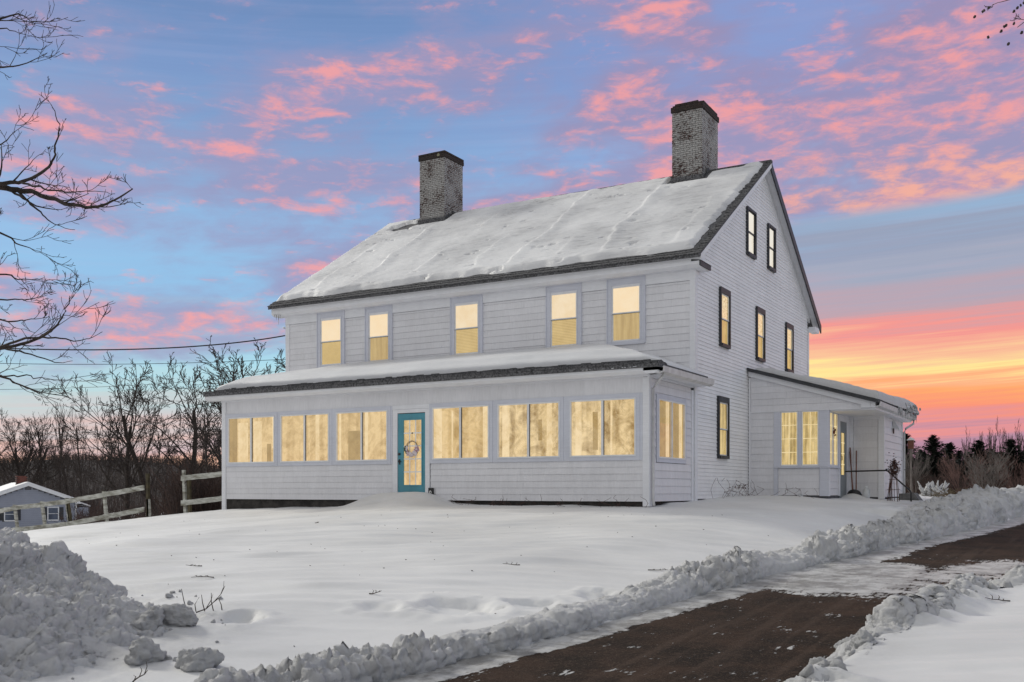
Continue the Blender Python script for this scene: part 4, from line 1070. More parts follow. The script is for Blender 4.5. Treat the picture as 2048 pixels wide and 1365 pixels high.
# chimneys of painted brick
def chimney(x0, x1, y0, y1, zb, zt, mat, seed, caph, step=False):
    cz = zt - caph
    ch = MB(); ch.box(x0 + .012, x1 - .012, y0 + .012, y1 - .012, zb - 1.3, zt - .04)
    c = ch.build('chimney', M['mortar'], house)
    rg = random.Random(seed); bw, bh = .2, .068; m_ = MB()
    def face(fr, u0, u1, z0, z1, mbx, proud=.0, bh=bh, bw=bw, j=.004):
        nrow = max(1, int(round((z1 - z0) / bh))); h = (z1 - z0) / nrow
        for r in range(nrow):
            u = u0 - (bw / 2 if r % 2 else 0)
            while u < u1 - .01:
                a = max(u, u0); e = min(u + bw, u1)
                if e - a > .03:
                    p = proud + rg.uniform(0, j * 2)
                    q = MB(fr); q.box(a + .006, e - .006, -.05, p, z0 + r * h + .0065, z0 + (r + 1) * h - .0065)
                    mbx.v += q.v; n0 = len(mbx.v) - len(q.v); mbx.f += [tuple(i + n0 for i in f_) for f_ in q.f]; mbx.mi += q.mi
                u += bw
    frs = [(lambda u, w, z: (u, y0 - w, z), x0, x1), (lambda u, w, z: (x1 + w, u, z), y0, y1), (lambda u, w, z: (u, y1 + w, z), x0, x1), (lambda u, w, z: (x0 - w, u, z), y0, y1)]
    for fr, a, e in frs: face(fr, a, e, zb - 1.0, cz, m_)
    bo = m_.build('painted_bricks', mat, c); bo['kind'] = 'stuff'
    cp = MB()
    for fr, a, e in frs:
        if step: face(fr, a - .03, e + .03, cz, zt - .09, cp, .035, .075); face(fr, a + .10, e - .10, zt - .09, zt, cp, .02, .09)
        else: face(fr, a - .03, e + .03, cz, zt, cp, .035, .075)
    co = cp.build('cap_bricks', M['brick_cap'], c); co['kind'] = 'stuff'
    MB().box(x0 - .035, x1 + .035, y0 - .035, y1 + .035, cz + .006, zt - .10).build('cap', M['brick_cap'], c)
    # stepped flashing on the roof
    fl = MB(); fl.hexa([(x0 - .07, y0 - .06, rz(y0 - .06)), (x1 + .07, y0 - .06, rz(y0 - .06)), (x1 + .07, y0 - .014, rz(y0)), (x0 - .07, y0 - .014, rz(y0)),
                        (x0 - .03, y0 - .05, rz(y0) + .16), (x1 + .03, y0 - .05, rz(y0) + .16), (x1 + .03, y0 - .016, rz(y0) + .16), (x0 - .03, y0 - .016, rz(y0) + .16)])
    y = y0
    while y < RY_ - .05:
        h = rg.uniform(.10, .22); fl.box(x1 + .016, x1 + .05, y, y + .13, rz(y) - .02, rz(y) + h); y += .12
    fl.build('flashing', M['roof_shingle'], c)
    return c
c1 = chimney(-12.94, -11.81, 8.72, 9.98, 10.35, 13.0, M['brick_w'], 3, .24)
c1['label'] = 'left chimney of evenly whitewashed brick with a dark plain cap'
MB().blob((-12.05, 8.66, 12.86), .065, (1, .2, .8), 4).build('lichen_patch', M['lichen'], c1)
c2 = chimney(-2.77, -1.75, 8.70, 10.28, 10.35, 12.93, M['brick_w2'], 7, .27, True)
c2['label'] = 'right chimney of flaking white brick with a stepped sooty cap'

# floodlight, sign, items by the kitchen door
fl = empty('wall_lamp', (XL3 + .03, 12.1, 2.42), 'small angular grey lamp mounted high on the lean-to side wall under the gutter', 'wall lamp')
MB().hexa([(XL3 + .03, 12.0, 2.3), (XL3 + .26, 11.95, 2.22), (XL3 + .26, 12.25, 2.22), (XL3 + .03, 12.2, 2.3), (XL3 + .03, 12.04, 2.55), (XL3 + .07, 12.04, 2.55), (XL3 + .07, 12.16, 2.55), (XL3 + .03, 12.16, 2.55)]).build('lamp_shade', M['galv'], fl)
MB().box(XL3 + .034, XL3 + .06, 12.05, 12.15, 2.12, 2.29).build('bracket', M['black'], fl)
sg = empty('door_plaque', (-6.29, -.06, .05), 'small black plaque with white looped figure right of the teal door, half in snow', 'plaque')
MB(fr_porch).box(-6.375, -6.21, .05, .075, .02, .335).build('board', M['black'], sg)
b = MB(fr_porch)
for zc, r in ((.215, .038), (.135, .032)):
    pts = [(-6.305 + r * cos(t) * .8, .080, zc + r * sin(t)) for t in np.linspace(0, 2 * pi, 15)]; b.tube(pts, .0095, 5, False)
b.tube([(-6.325, .08, .11), (-6.335, .08, .075)], .009, 5).tube([(-6.285, .08, .11), (-6.270, .08, .07)], .009, 5)
b.build('figure', M['muntin'], sg)

# door wreath
wr = empty('door_wreath', (-6.94, -.05, 1.21), 'grapevine wreath with pale pink blossoms hanging on the teal front door', 'wreath')
b = MB(fr_porch); rg = random.Random(3)
for k in range(5):
    rr_ = .185 + rg.uniform(-.012, .012); ph_ = rg.uniform(0, 6)
    b.tube([(-6.94 + (rr_ + .012 * sin(3 * t + ph_)) * cos(t), .045 + .010 * cos(2 * t + ph_), 1.44 + (rr_ + .012 * sin(3 * t + ph_)) * sin(t)) for t in np.linspace(0, 2 * pi, 25)], .007, 4, False)
b.build('vine_ring', M['vine'], wr)
for nm, mt, cnt, rad in (('blossoms', M['flower_w'], 34, .040), ('pink_blossoms', M['flower_p'], 16, .034), ('leaves', M['leaf'], 70, .036)):
    b = MB(fr_porch)
    for k in range(cnt):
        t = rg.uniform(pi * .95, 2.08 * pi) if nm != 'leaves' else rg.uniform(pi * .9, 2.12 * pi)
        r_ = .185 + rg.uniform(-.045, .045)
        b.blob((-6.94 + r_ * cos(t), .065 + rg.uniform(0, .03) - (.012 if nm == 'leaves' else 0), 1.43 + r_ * sin(t)), rad * rg.uniform(.7, 1.2), (1, .5, 1) if nm != 'leaves' else (1.1, .25, .5), k, .35, 4, 6)
    b.build(nm, mt, wr)['kind'] = 'stuff'
MB(fr_porch).tube([(-6.94, .04, 1.62), (-6.94, .035, 1.83)], .004, 4).blob((-6.94, .035, 1.84), .022, (1, .5, 1)).build('hanger', M['black'], wr)
# berry garland on the lean-to corner window
b = MB(); rg = random.Random(4)
for k in range(26): b.blob((XD + .06 + rg.uniform(-.01, .03), 8.26 + rg.gauss(0, .05), 2.02 + rg.gauss(0, .06)), .022, (1, 1, 1), k, .3, 4, 5)
tag(b.build('berry_sprig', basic('berry_red', (.14, .02, .015), .6, .3, 9, 0), loc=(XD + .06, 8.26, 1.9)), 'little dark red berry sprig hung between the two side windows of the lean-to', 'ornament')

# handrail and steps
hr = empty('handrail', (3.0, 9.9, 0), 'bent black pipe handrail running from the recess past the steps', 'handrail')
MB().tube([(XD + .04, 9.9, .86), (3.70, 9.9, .88), (3.76, 9.9, .86), (4.40, 9.9, .26), (4.43, 9.9, .20), (4.43, 9.9, -.25)], .024, 8).build('rail', M['black'], hr)
MB().blob((3.72, 9.9, .90), .035).build('elbow', M['black'], hr)
tag(MB().hexa([(3.95, 10.5, -.3), (4.75, 10.5, -.3), (4.75, 11.3, -.3), (3.95, 11.3, -.3), (3.98, 10.52, .17), (4.42, 10.52, .19), (4.42, 11.2, .19), (3.98, 11.2, .17)]).build('step_block', M['concrete'], loc=(0, 0, 0)),
    'weathered grey concrete step block beside the handrail foot', 'step')
# shovels
def pole(mb, a, c, r): mb.tube([a, c], r, 7)
shv = empty('snow_shovel', (2.80, 9.78, .12), 'snow shovel with dark blade in a small mound, brown handle leaning on the wall', 'shovel')
b = MB(); pole(b, (2.74, 9.78, .22), (2.53, 10.44, 1.62), .020); b.build('handle', M['wood_handle'], shv)
b = MB(); n = 8
vs = []
for i in range(n + 1):
    t = i / n; x = 2.56 + .46 * t; c_ = sin(pi * t)
    vs += [(x, 9.72 - .05 * c_, .10), (x, 9.80 - .09 * c_, .10 + .17 * c_ ** .5 + .03), (x, 9.83 - .09 * c_, .10 + .17 * c_ ** .5 + .03), (x, 9.76 - .05 * c_, .10)]
b.add(vs, [(i * 4 + k, (i + 1) * 4 + k, (i + 1) * 4 + (k + 1) % 4, i * 4 + (k + 1) % 4) for i in range(n) for k in range(4)]).build('blade', M['black'], shv)
rk = empty('garden_rake', (2.86, 9.9, .1), 'long rusty rake handle leaning beside the snow shovel, right of it', 'rake')
b = MB(); pole(b, (2.84, 9.82, .12), (2.72, 10.46, 1.52), .019); b.build('handle', M['wood_handle'], rk)
b = MB(); b.tube([(2.74, 9.84, .16), (2.96, 9.84, .16)], .012, 6)
for k in range(8): b.tube([(2.75 + k * .028, 9.84, .16), (2.75 + k * .028, 9.82, .09)], .005, 4)
b.build('rake_head', M['rusty'], rk)
bp = empty('broom', (2.64, 10.1, .1), 'reddish broomstick standing left of the snow shovel in the recess corner', 'broom')
b = MB(); pole(b, (2.66, 10.22, .30), (2.52, 10.46, 1.50), .019); b.build('handle', M['wood_handle'], bp)
b = MB()
for k in range(24): b.tube([(2.66, 10.22, .34), (2.60 + k * .005, 10.18 + (k % 5) * .02, .10)], .006, 3)
b.build('bristles', M['rusty'], bp)
jg = empty('plastic_jug', (3.10, 9.72, .05), 'cloudy translucent plastic jug standing in the snow right of the shovel blade', 'jug')
b = MB(); prof = [(.10, .0), (.115, .04), (.115, .18), (.09, .25), (.035, .30), (.035, .34)]
vs = [(3.16 + r_ * cos(a), 9.72 + r_ * sin(a) * .8, .03 + z_) for r_, z_ in prof for a in np.linspace(0, 2 * pi, 13)[:-1]]
b.add(vs, [(i * 12 + k, i * 12 + (k + 1) % 12, (i + 1) * 12 + (k + 1) % 12, (i + 1) * 12 + k) for i in range(5) for k in range(12)]).build('body', M['plastic'], jg, smooth=True)
MB().tube([(3.19, 9.70, .34), (3.27, 9.70, .30), (3.27, 9.70, .18), (3.255, 9.70, .15)], .014, 6).build('grip', M['plastic'], jg)
MB().tube([(3.16, 9.72, .36), (3.16, 9.72, .395)], .04, 10).build('lid', M['bright_trim'], jg)
# overturned pot by the lean-to bay
pt = MB(); pt.tube([(1.72, YL - .34, .03), (1.72, YL - .34, .15)], [.10, .08], 10).tube([(1.72, YL - .34, .15), (1.72, YL - .34, .17)], .05, 8)
tag(pt.build('flower_pot', M['plastic'], loc=(1.72, YL - .34, 0)), 'small frosted pot upturned in the snow under the lean-to windows', 'pot')
# plant obelisk with a dead vine
ob = empty('plant_obelisk', (4.02, 9.3, 0), 'rusty tapered wire plant tower wrapped in dead vine beside the lean-to corner', 'plant stand')
b = MB()
for k in range(4):
    a = pi / 4 + k * pi / 2; b.tube([(4.02 + .22 * cos(a), 9.3 + .22 * sin(a), -.1), (4.03 + .09 * cos(a), 9.3 + .09 * sin(a), .86)], .009, 5)
for z_, r_ in ((.30, .18), (.60, .13), (.85, .09)): b.tube([(4.02 + r_ * cos(t), 9.3 + r_ * sin(t), z_) for t in np.linspace(0, 2 * pi, 13)], .007, 4, False)
b.build('frame', M['rusty'], ob)
b = MB(); rg = random.Random(9)
for k in range(46):
    t0 = rg.uniform(0, 6.28); r0 = rg.uniform(.02, .13)
    pts = [(4.04 + (r0 + .07 * sin(5 * s_)) * cos(t0 + 4 * s_), 9.3 + (r0 + .05 * s_) * sin(t0 + 4 * s_), .75 + .42 * s_ + rg.uniform(-.05, .05)) for s_ in np.linspace(0, 1, 7)]
    b.tube(pts, .005, 3, False)
for k in range(16):
    x = rg.uniform(-.14, .14); b.tube([(4.02 + x, 9.3 + rg.uniform(-.1, .1), -.05), (4.02 + x * .8, 9.3, .4), (4.03 + x * .3, 9.3, .85)], .006, 3, False)
for k in range(110):
    t = rg.uniform(0, 6.28); r_ = abs(rg.gauss(0, .12)); b.blob((4.03 + r_ * cos(t), 9.3 + r_ * sin(t), .98 + rg.gauss(0, .13)), .022, (1, 1, .6), k, .4, 3, 4)
b.build('dead_vine', M['dead_leaf'], ob)['kind'] = 'stuff'

# ---------------------------------------------------------------- snow on the roofs
# main roof, front slope
xs_ = np.linspace(XW - .40, XS + .22, 520); ts = np.linspace(0, 1, 220)
TX, TT = np.meshgrid(xs_, ts)
low = EY + .35 + (fbm(TX * .9, TX * 0, 3, 5) - .5) * .34 - .04 * np.abs(np.sin(TX * 1.9))
hi = RY_ - .02 - .05 * fbm(TX * 3, TX * 0 + 4, 2, 6)
TY = low + TT * (hi - low)
xr = XS + .06 + .14 * ss((TY - EY) / 6.7, .0, 1.0) + (fbm(TY * 6, TY * 0, 3, 7) - .5) * .16 - .10
fx = (TX - (XW - .40)) / (XS + .22 - XW + .40)
TX2 = (XW - .40) + fx * (xr - (XW - .40))
th = .075 + .05 * (fbm(TX2 * .5, TY * .9, 3, 8) - .4) + .02 * (fbm(TX2 * 3 + TY * 2, TY * 7, 3, 9) - .5) + .012 * (fbm(TX2 * 4, TY * 13, 2, 19) - .5)
for x0, ya, yb, am in ((-11.65, 3.0, 8.2, .070), (-9.0, 6.8, 9.3, .05), (-5.75, 3.1, 9.3, .065), (-2.85, 3.1, 8.6, .065), (-9.5, 3.2, 5.6, .045), (-13.4, 3.0, 7.5, .03), (-4.2, 3.0, 5.0, .025), (-.6, 3.0, 7.0, .03), (-7.2, 3.0, 6.0, .03)):
    wig = (fbm(TY * .9, TY * 0 + x0, 3, 12) - .5) * .75
    d = TX2 - x0 - wig
    th = th + am * np.exp(-np.where(d < 0, d / .085, d / .30) ** 2) * .95 * ss(TY, ya - .2, ya + .8) * (1 - ss(TY, yb - .8, yb + .1)) * (.65 + .6 * fbm(TX2 * 2, TY * 2, 3, 13))
th = th + .007 * np.sin(TY * 2 * pi / .145 + (fbm(TX2 * .8, TY * .5, 2, 44) - .5) * 3) * ss(fbm(TX2 * .6, TY * .7, 3, 45), .35, .6) + .02 * (fbm(TX2 * 1.1 + TY * .6, TY * 2.6, 3, 46) - .5)
edge = ss(TT, 0, .035) ** .5 * ss(fx, 0, .012) ** .5 * ss(1 - fx, 0, .010) ** .5 * ss(1 - TT, 0, .02)
th = (th + .05 * np.exp(-((TT - .03) / .03) ** 2)) * edge
bare = ss(fbm(TX2 * 1.5, TY * 5, 4, 15) + .75 * np.exp(-((TX2 + 13.35) / .8) ** 2 - ((TY - 8.7) / .55) ** 2), .72, .86)
bare = np.maximum(bare, 1 - ss(np.maximum(np.maximum(-13.12 - TX2, TX2 + 11.62), 8.50 - TY), 0, .12) * 1.0)
bare = np.maximum(bare, 1 - ss(np.maximum(np.maximum(-2.92 - TX2, TX2 + 1.55), 8.50 - TY), 0, .12) * 1.0)
bare = np.maximum(bare, ss(TX2, -1.7, -1.5) * (1 - ss(TX2, -.7, -.2)) * ss(TY, 8.85, 9.1))
TZ = EZ + SL * (TY - EY) + .012 + np.where(bare > .5, -.06, np.maximum(th, -.02) * (1 - bare))
TY3 = TY - .06 * edge
sn = grid_obj('roof_snow', TX2, TY3, TZ, M['main_snow'])
tag(sn, 'wind ribbed sheet of snow on the main roof slope', kind='stuff')
# back slope, thin
yb_ = np.linspace(RY_ + .02, 15.8, 30); BX, BY = np.meshgrid(np.linspace(XW - .38, XS + .24, 60), yb_)
tag(grid_obj('roof_snow', BX, BY, RZ_ - SL * (BY - RY_) + .04 + .01 * fbm(BX, BY, 2, 3), M['roof_snow']), 'snow on the rear roof slope', kind='stuff')
# porch roof
px_ = np.linspace(-14.50, .36, 500); py_ = np.linspace(0, 1, 90)
PX, PT = np.meshgrid(px_, py_)
lo = .05 + (fbm(PX * .7, PX * 0, 3, 25) - .5) * .16
lo = lo - .10 * (1 - ss(PX, -14.5, -13.4))
PY = lo + PT * (YM - .04 - lo)
base = hiproof(PX, PY)
dl = np.clip(PX + 14.50, 0, 99); dr = np.clip(.36 - PX, 0, 99); df = PY - lo
d = np.minimum(np.minimum(df, dl * 1.1), dr * .40 + .0)
thk = .33 * np.sqrt(np.clip(d / .45, 0, 1)) * (1 - .30 * ss(dr, 2.8, 0)) * (.86 + .22 * fbm(PX * .45, PY * .8, 3, 26)) + .03 * (fbm(PX * 1.4, PY * 3, 3, 27) - .5) * ss(d, .1, .5)
PZ_ = base + .004 + thk
over = .07 * np.sin(np.clip(df / .25, 0, 1) * pi)
tag(grid_obj('porch_snow', PX, PY - over, PZ_, M['roof_snow']), 'thick rounded blanket of snow on the low porch roof', kind='stuff')
# lean-to
lx = np.linspace(XS + .25, XE + .02, 120); ly = np.linspace(YL - .10, 14.50, 260)
LX, LY = np.meshgrid(lx, ly)
sag = (fbm(LX * 1.4, LY * 1.1, 4, 33) - .5)
dd = np.minimum(np.minimum((LX - lx[0]) * .6, (LY - ly[0]) * 1.5), np.minimum((lx[-1] - LX) * 2.2, (ly[-1] - LY) * 2.2))
th = (.16 + .10 * ss(LX, 1.5, 3.8) + .14 * sag + .10 * ss(LY, 9, 14)) * np.sqrt(np.clip(dd / .22, 0, 1)) + .018 * (fbm(LX * 7, LY * 7, 3, 34) - .5)
LXs = LX + .12 * ss(LX, 3.3, 3.9) * fbm(LY * 2.2, LX * 0, 3, 35) * ss(LY, 8.6, 12)
tag(grid_obj('lean_to_snow', LXs, LY, 4.02 - .297 * (LX - XS) + .006 + np.maximum(th, .0) * (LX > 0), M['ploughed']), 'lumpy half melted snow on the lean-to roof', kind='stuff')
# ice hanging over the gutter end
b = MB(); rg = random.Random(6)
for k in range(30):
    y_ = rg.uniform(11.8, 14.5); r_ = rg.uniform(.03, .07); x_ = 3.92 + rg.uniform(-.02, .12)
    b.blob((x_, y_, 2.93 + rg.uniform(-.12, .16)), r_, (1, 1.6, 1.2), k, .35, 5, 7)
for k in range(24):
    y_ = rg.uniform(10.5, 14.5); x_ = 3.96; L_ = rg.uniform(.08, .34)
    b.tube([(x_, y_, 2.88), (x_, y_, 2.88 - L_ * .5), (x_, y_, 2.88 - L_)], [.02, .012, .002], 5)
tag(b.build('gutter_ice', M['ice'], smooth=True), 'lumps of ice and icicles over the lean-to gutter', kind='stuff')
b = MB()
for (x_, y_, z_, L_) in ((-14.52, 2.68, 6.16, .18), (-14.44, 2.70, 6.16, .34), (-14.60, 2.68, 6.18, .10), (-14.36, 2.7, 6.16, .12)):
    b.tube([(x_, y_, z_), (x_, y_, z_ - L_ * .6), (x_, y_, z_ - L_)], [.018, .010, .002], 5)
tag(b.build('eave_icicles', M['ice']), 'short icicles at the left end of the main eave', kind='stuff')
# snow bits on the gutters of the porch
b = MB()
for k in range(40):
    y_ = rg.uniform(-.3, 3.0); b.blob((.46, y_, 3.185), rg.uniform(.02, .045), (1, 2, .6), k, .3, 4, 6)
for k in range(40):
    b.blob((-1.6 + rg.random() * 1.5, -.40, 3.20), rg.uniform(.012, .028), (2.5, 1, .7), k, .3, 4, 6)
tag(b.build('gutter_snow', M['roof_snow'], smooth=True), 'crusts of snow caught in the porch gutter', kind='stuff')

# ---------------------------------------------------------------- fence
FY = .3
def fz(x): return float(np.interp(x, [-60, -28, -26.13, -18.14, -16.2, -14.65, -14.2], [-3.0, -1.30, -1.03, -.11, -.04, .22, .25]))   # mid height between rails
posts = [(-15.95, 'w', 0), (-18.0, 'w', .06), (-20.2, 'w', .10), (-22.15, 'd', .12), (-23.55, 'w', .12), (-25.2, 'w', .14), (-27.2, 'w', .1)]
def fence(spans, postl, label, loc):
    root = empty('rail_fence', loc, label, 'fence', None)
    rg = random.Random(len(postl))
    for a, c, za0, zc0, za1, zc1 in spans:
        for (zl, zr_) in ((za0, zc0), (za1, zc1)):
            h = .082; m_ = MB(); n = 8; dyy = rg.uniform(-.01, .01)
            prev = None; vs = []
            for i in range(n + 1):
                t = i / n; x = a + (c - a) * t; z = zl + (zr_ - zl) * t + rg.uniform(-.006, .006)
                for (yy, zz) in ((FY - .07, z - h), (FY - .03, z - h), (FY - .03, z + h), (FY - .07, z + h)): vs.append((x, yy + dyy, zz + rg.uniform(-.005, .005)))
            fs = [(i * 4 + k, (i + 1) * 4 + k, (i + 1) * 4 + (k + 1) % 4, i * 4 + (k + 1) % 4) for i in range(n) for k in range(4)] + [(0, 1, 2, 3), (n * 4 + 3, n * 4 + 2, n * 4 + 1, n * 4)]
            m_.add(vs, fs).build('rail', M['fence'], root)
    for x, top, lean, mat in postl:
        m_ = MB(); n = 5; vs = []; g = G(x, FY) - .3
        for i in range(n + 1):
            t = i / n; z = g + (top - g) * t; xx = x - lean * (t - .8) + rg.uniform(-.006, .006)
            for (ax_, ay_) in ((-.055, -.028), (.055, -.028), (.055, .05), (-.055, .05)): vs.append((xx + ax_, FY + ay_, z))
        fs = [(i * 4 + k, (i + 1) * 4 + k, (i + 1) * 4 + (k + 1) % 4, i * 4 + (k + 1) % 4) for i in range(n) for k in range(4)] + [(0, 1, 2, 3), (n * 4 + 3, n * 4 + 2, n * 4 + 1, n * 4)]
        m_.add(vs, fs).build('post', mat, root)
    return root
fence([(-16.36, -14.30, .66, .80, -.15, .03)], [(-16.05, .78, .05, M['fence_post']), (-16.28, .93, .10, M['fence'])], 'short two rail fence piece joined to the left corner of the porch', (-15.5, FY, -.4))
sp_ = []
xp = [-18.12, -20.2, -22.2, -23.6, -25.2, -27.4]
T1 = lambda x: float(np.interp(x, [-28, -26.13, -22, -18.14], [-.80, -.47, -.12, .36])); T0 = lambda x: float(np.interp(x, [-28, -26.13, -22, -18.14], [-1.62, -1.27, -.92, -.36]))
for a, c in zip(xp[1:], xp): sp_.append((a, c, T1(a) + .01, T1(c), T0(a), T0(c)))
fence(sp_, [(-18.02, .83, .05, M['fence_post']), (-17.98, -.02, .06, M['fence']), (-20.2, T1(-20.2) + .14, .22, M['fence']), (-22.15, T1(-22.15) + .13, .26, M['fence_post']), (-22.2, T1(-22.15) + .13, .26, M['fence']),
            (-23.6, T1(-23.6) + .13, .28, M['fence']), (-25.2, T1(-25.2) + .13, .28, M['fence']), (-27.4, T1(-27.4) + .13, .2, M['fence'])],
      'long leaning two rail fence of peeling white boards running down the slope at left', (-22, FY, -1))

# ---------------------------------------------------------------- trees
def grow(mb, p, d, L, r, lvl, maxl, rg, P):
    n = (7, 6, 5, 4, 3, 3)[min(lvl, 5)]
    pts = [p]; rad = [r]; dirs = [d]
    wob_ = P['wob']
    for i in range(n):
        d = d + np.array([rg.gauss(0, wob_), rg.gauss(0, wob_), rg.gauss(0, wob_) + P['up'] * (lvl > 0)])
        d = d / math.sqrt(d @ d); p = p + d * (L / n)
        pts.append(p); dirs.append(d); rad.append(max(P['rmin'], r * (1 - (i + 1) / n * (.55 if lvl == 0 else .78))))
    mb.tube(pts, rad, (9, 6, 4, 3, 3, 3)[min(lvl, 5)], False)
    if lvl >= maxl: return
    k = P['kids'][lvl]
    for j in range(k):
        t = (P['t0'][lvl] + (1 - P['t0'][lvl]) * (j + rg.random()) / k)
        f_ = t * n; i = min(int(f_), n - 1); q = pts[i] + (pts[i + 1] - pts[i]) * (f_ - i); dd_ = dirs[i + 1]
        a = rg.uniform(*P['ang'][lvl]); ph_ = rg.uniform(0, 2 * pi) if lvl else j * 2.4 + rg.uniform(-.5, .5)
        ax = np.array([0, 0, 1.]) if abs(dd_[2]) < .9 else np.array([1., 0, 0])
        u = np.cross(dd_, ax); u /= math.sqrt(u @ u); w = np.cross(dd_, u)
        nd = dd_ * cos(a) + (u * cos(ph_) + w * sin(ph_)) * sin(a)
        ll = L * P['len'][lvl] * rg.uniform(.7, 1.15) * (1.15 - .5 * t)
        grow(mb, q, nd, ll, max(P['rmin'], rad[i] * P['rf'] * rg.uniform(.8, 1)), lvl + 1, maxl, rg, P)
OAK = dict(wob=.10, up=.045, rmin=.011, kids=[9, 6, 5, 4], t0=[.28, .2, .15, .15], ang=[(.45, 1.0), (.4, .9), (.35, .9), (.3, .9)], len=[.62, .55, .5, .5], rf=.50)
TALL = dict(wob=.05, up=.12, rmin=.013, kids=[12, 5, 4, 3], t0=[.35, .2, .2, .2], ang=[(.3, .6), (.3, .7), (.3, .8), (.3, .8)], len=[.38, .5, .5, .5], rf=.5)
MULTI = dict(wob=.06, up=.10, rmin=.013, kids=[6, 5, 4, 3], t0=[.15, .15, .15, .2], ang=[(.25, .6), (.25, .6), (.3, .7), (.3, .8)], len=[.6, .55, .5, .5], rf=.6)
def tree_meshes(kind, H, r, seed, maxl, mat, stems=1, spread=.35):
    rg = random.Random(seed); tr = MB(); cr = MB()
    class Sp:      # trunk goes to one mesh, limbs to another
        def __init__(s): s.first = stems
        def tube(s, *a):
            if a[2] == 9: tr.tube(*a)
            else: cr.tube(*a)
    sp__ = Sp()
    for k in range(stems):
        a = 2 * pi * k / stems + rg.uniform(-.4, .4); t = spread * rg.uniform(.3, 1) if stems > 1 else 0
        d = np.array([sin(t) * cos(a), sin(t) * sin(a), cos(t)])
        grow(sp__, np.array([.1 * cos(a) * (stems > 1), .1 * sin(a) * (stems > 1), -.3]), d, H * rg.uniform(.8, 1), r, 0, maxl, rg, kind)
    return tr.mesh('trunk', mat), cr.mesh('branches', mat)
def scale_mesh_to(ms, H):
    zs = max(v.co.z for v in ms[1].vertices); return H / zs
def place_tree(name, ms, x, y, z, rot, H, label, cat, group, sx=1.0):
    o = empty(name, (x, y, z), label, cat, group); o.rotation_euler = (0, 0, rot); s = scale_mesh_to(ms, H); o.scale = (s * sx, s * sx, s)
    for nm, me in zip(('trunk', 'branches'), ms):
        c = D.objects.new(nm, me); COL.objects.link(c); c.parent = o
    return o
oakA = tree_meshes(OAK, 8.5, .21, 21, 4, M['bark']); oakB = tree_meshes(dict(OAK, ang=[(.5, 1.1)] + OAK['ang'][1:]), 8, .20, 5, 4, M['bark'])
oakC = tree_meshes(OAK, 7.5, .17, 12, 4, M['bark'], 2, .4)
tallA = tree_meshes(TALL, 11, .16, 3, 3, M['bark']); tallB = tree_meshes(TALL, 11, .14, 8, 3, M['bark'])
fanA = tree_meshes(dict(MULTI, wob=.05), 6, .05, 4, 3, M['bark_pale'], 9, .75); fanB = tree_meshes(MULTI, 6, .06, 14, 3, M['red_brush'], 11, .8)
vaseA = tree_meshes(dict(MULTI, up=.16, rmin=.022), 7, .06, 31, 3, M['bark_far'], 8, .4)
def ground_z(p): return G(p[0], p[1])
LG = 'bare trees beyond the fence'
for (ms, px, dp, top, rot, lb, sx) in (
        (oakA, 255, 62, 742, .4, 'spreading bare tree rising between the neighbour house and the fence gap', 1.0),
        (oakB, 418, 50, 664, 2.1, 'largest bare tree, leaning just left of the porch corner', 1.25),
        (oakC, 520, 58, 652, 1.0, 'bare tree showing over the left end of the porch roof', 1.0),
        (oakC, 350, 66, 700, 4.0, 'bare tree with two stems behind the largest one near the porch', 1.05),
        (oakB, 12, 104, 812, 3.0, 'dense bare tree at the far left edge behind the neighbour house', 1.3),
        (tallA, 80, 104, 806, .5, 'slim bare tree right above the neighbour house gable', 1.0),
        (tallB, 118, 101, 802, 1.4, 'slender bare tree first right of the neighbour house', .9),
        (tallA, 142, 99, 800, 2.6, 'slender bare tree second right of the neighbour house', .8),
        (tallB, 168, 97, 806, 3.8, 'slender bare tree third right of the neighbour house', .9),
        (tallA, 200, 88, 830, 5.1, 'slender bare tree beside the left side of the spreading tree', .8),
        (tallB, 305, 82, 838, .2, 'slender bare tree beside the right side of the spreading tree', .9),
        (oakA, 452, 78, 800, 5.0, 'bare tree low behind the porch corner and its fence piece', .9),
        (oakC, 45, 110, 822, 5.6, 'bare tree with tangled crown over the snowy neighbour roof', 1.2)):
    p = at(px, dp); z = ground_z(p); zt = CZ + dp * (HOR - top) / FPX
    place_tree('bare_tree', ms, p[0], p[1], z, rot, (zt - z), lb, 'tree', LG, sx)
for (ms, x, y, H, rot, lb) in ((oakA, -21, -33, 12, 1.2, 'nearer left bare tree behind the viewer, mirrored in the porch windows'), (oakB, -13, -27, 11, 3.0, 'nearest bare tree behind the viewer, mirrored in the right porch windows'),
        (oakC, -33, -40, 13, 4.4, 'far bare tree behind the viewer, mirrored in the left porch windows'), (oakB, -24, -52, 15, .3, 'tallest bare tree behind the viewer, across the road')):
    place_tree('bare_tree', ms, x, y, G(x, y), rot, H, lb, 'tree', 'bare trees behind the viewer')
RGp = 'bare trees and shrubs beyond the lean-to'
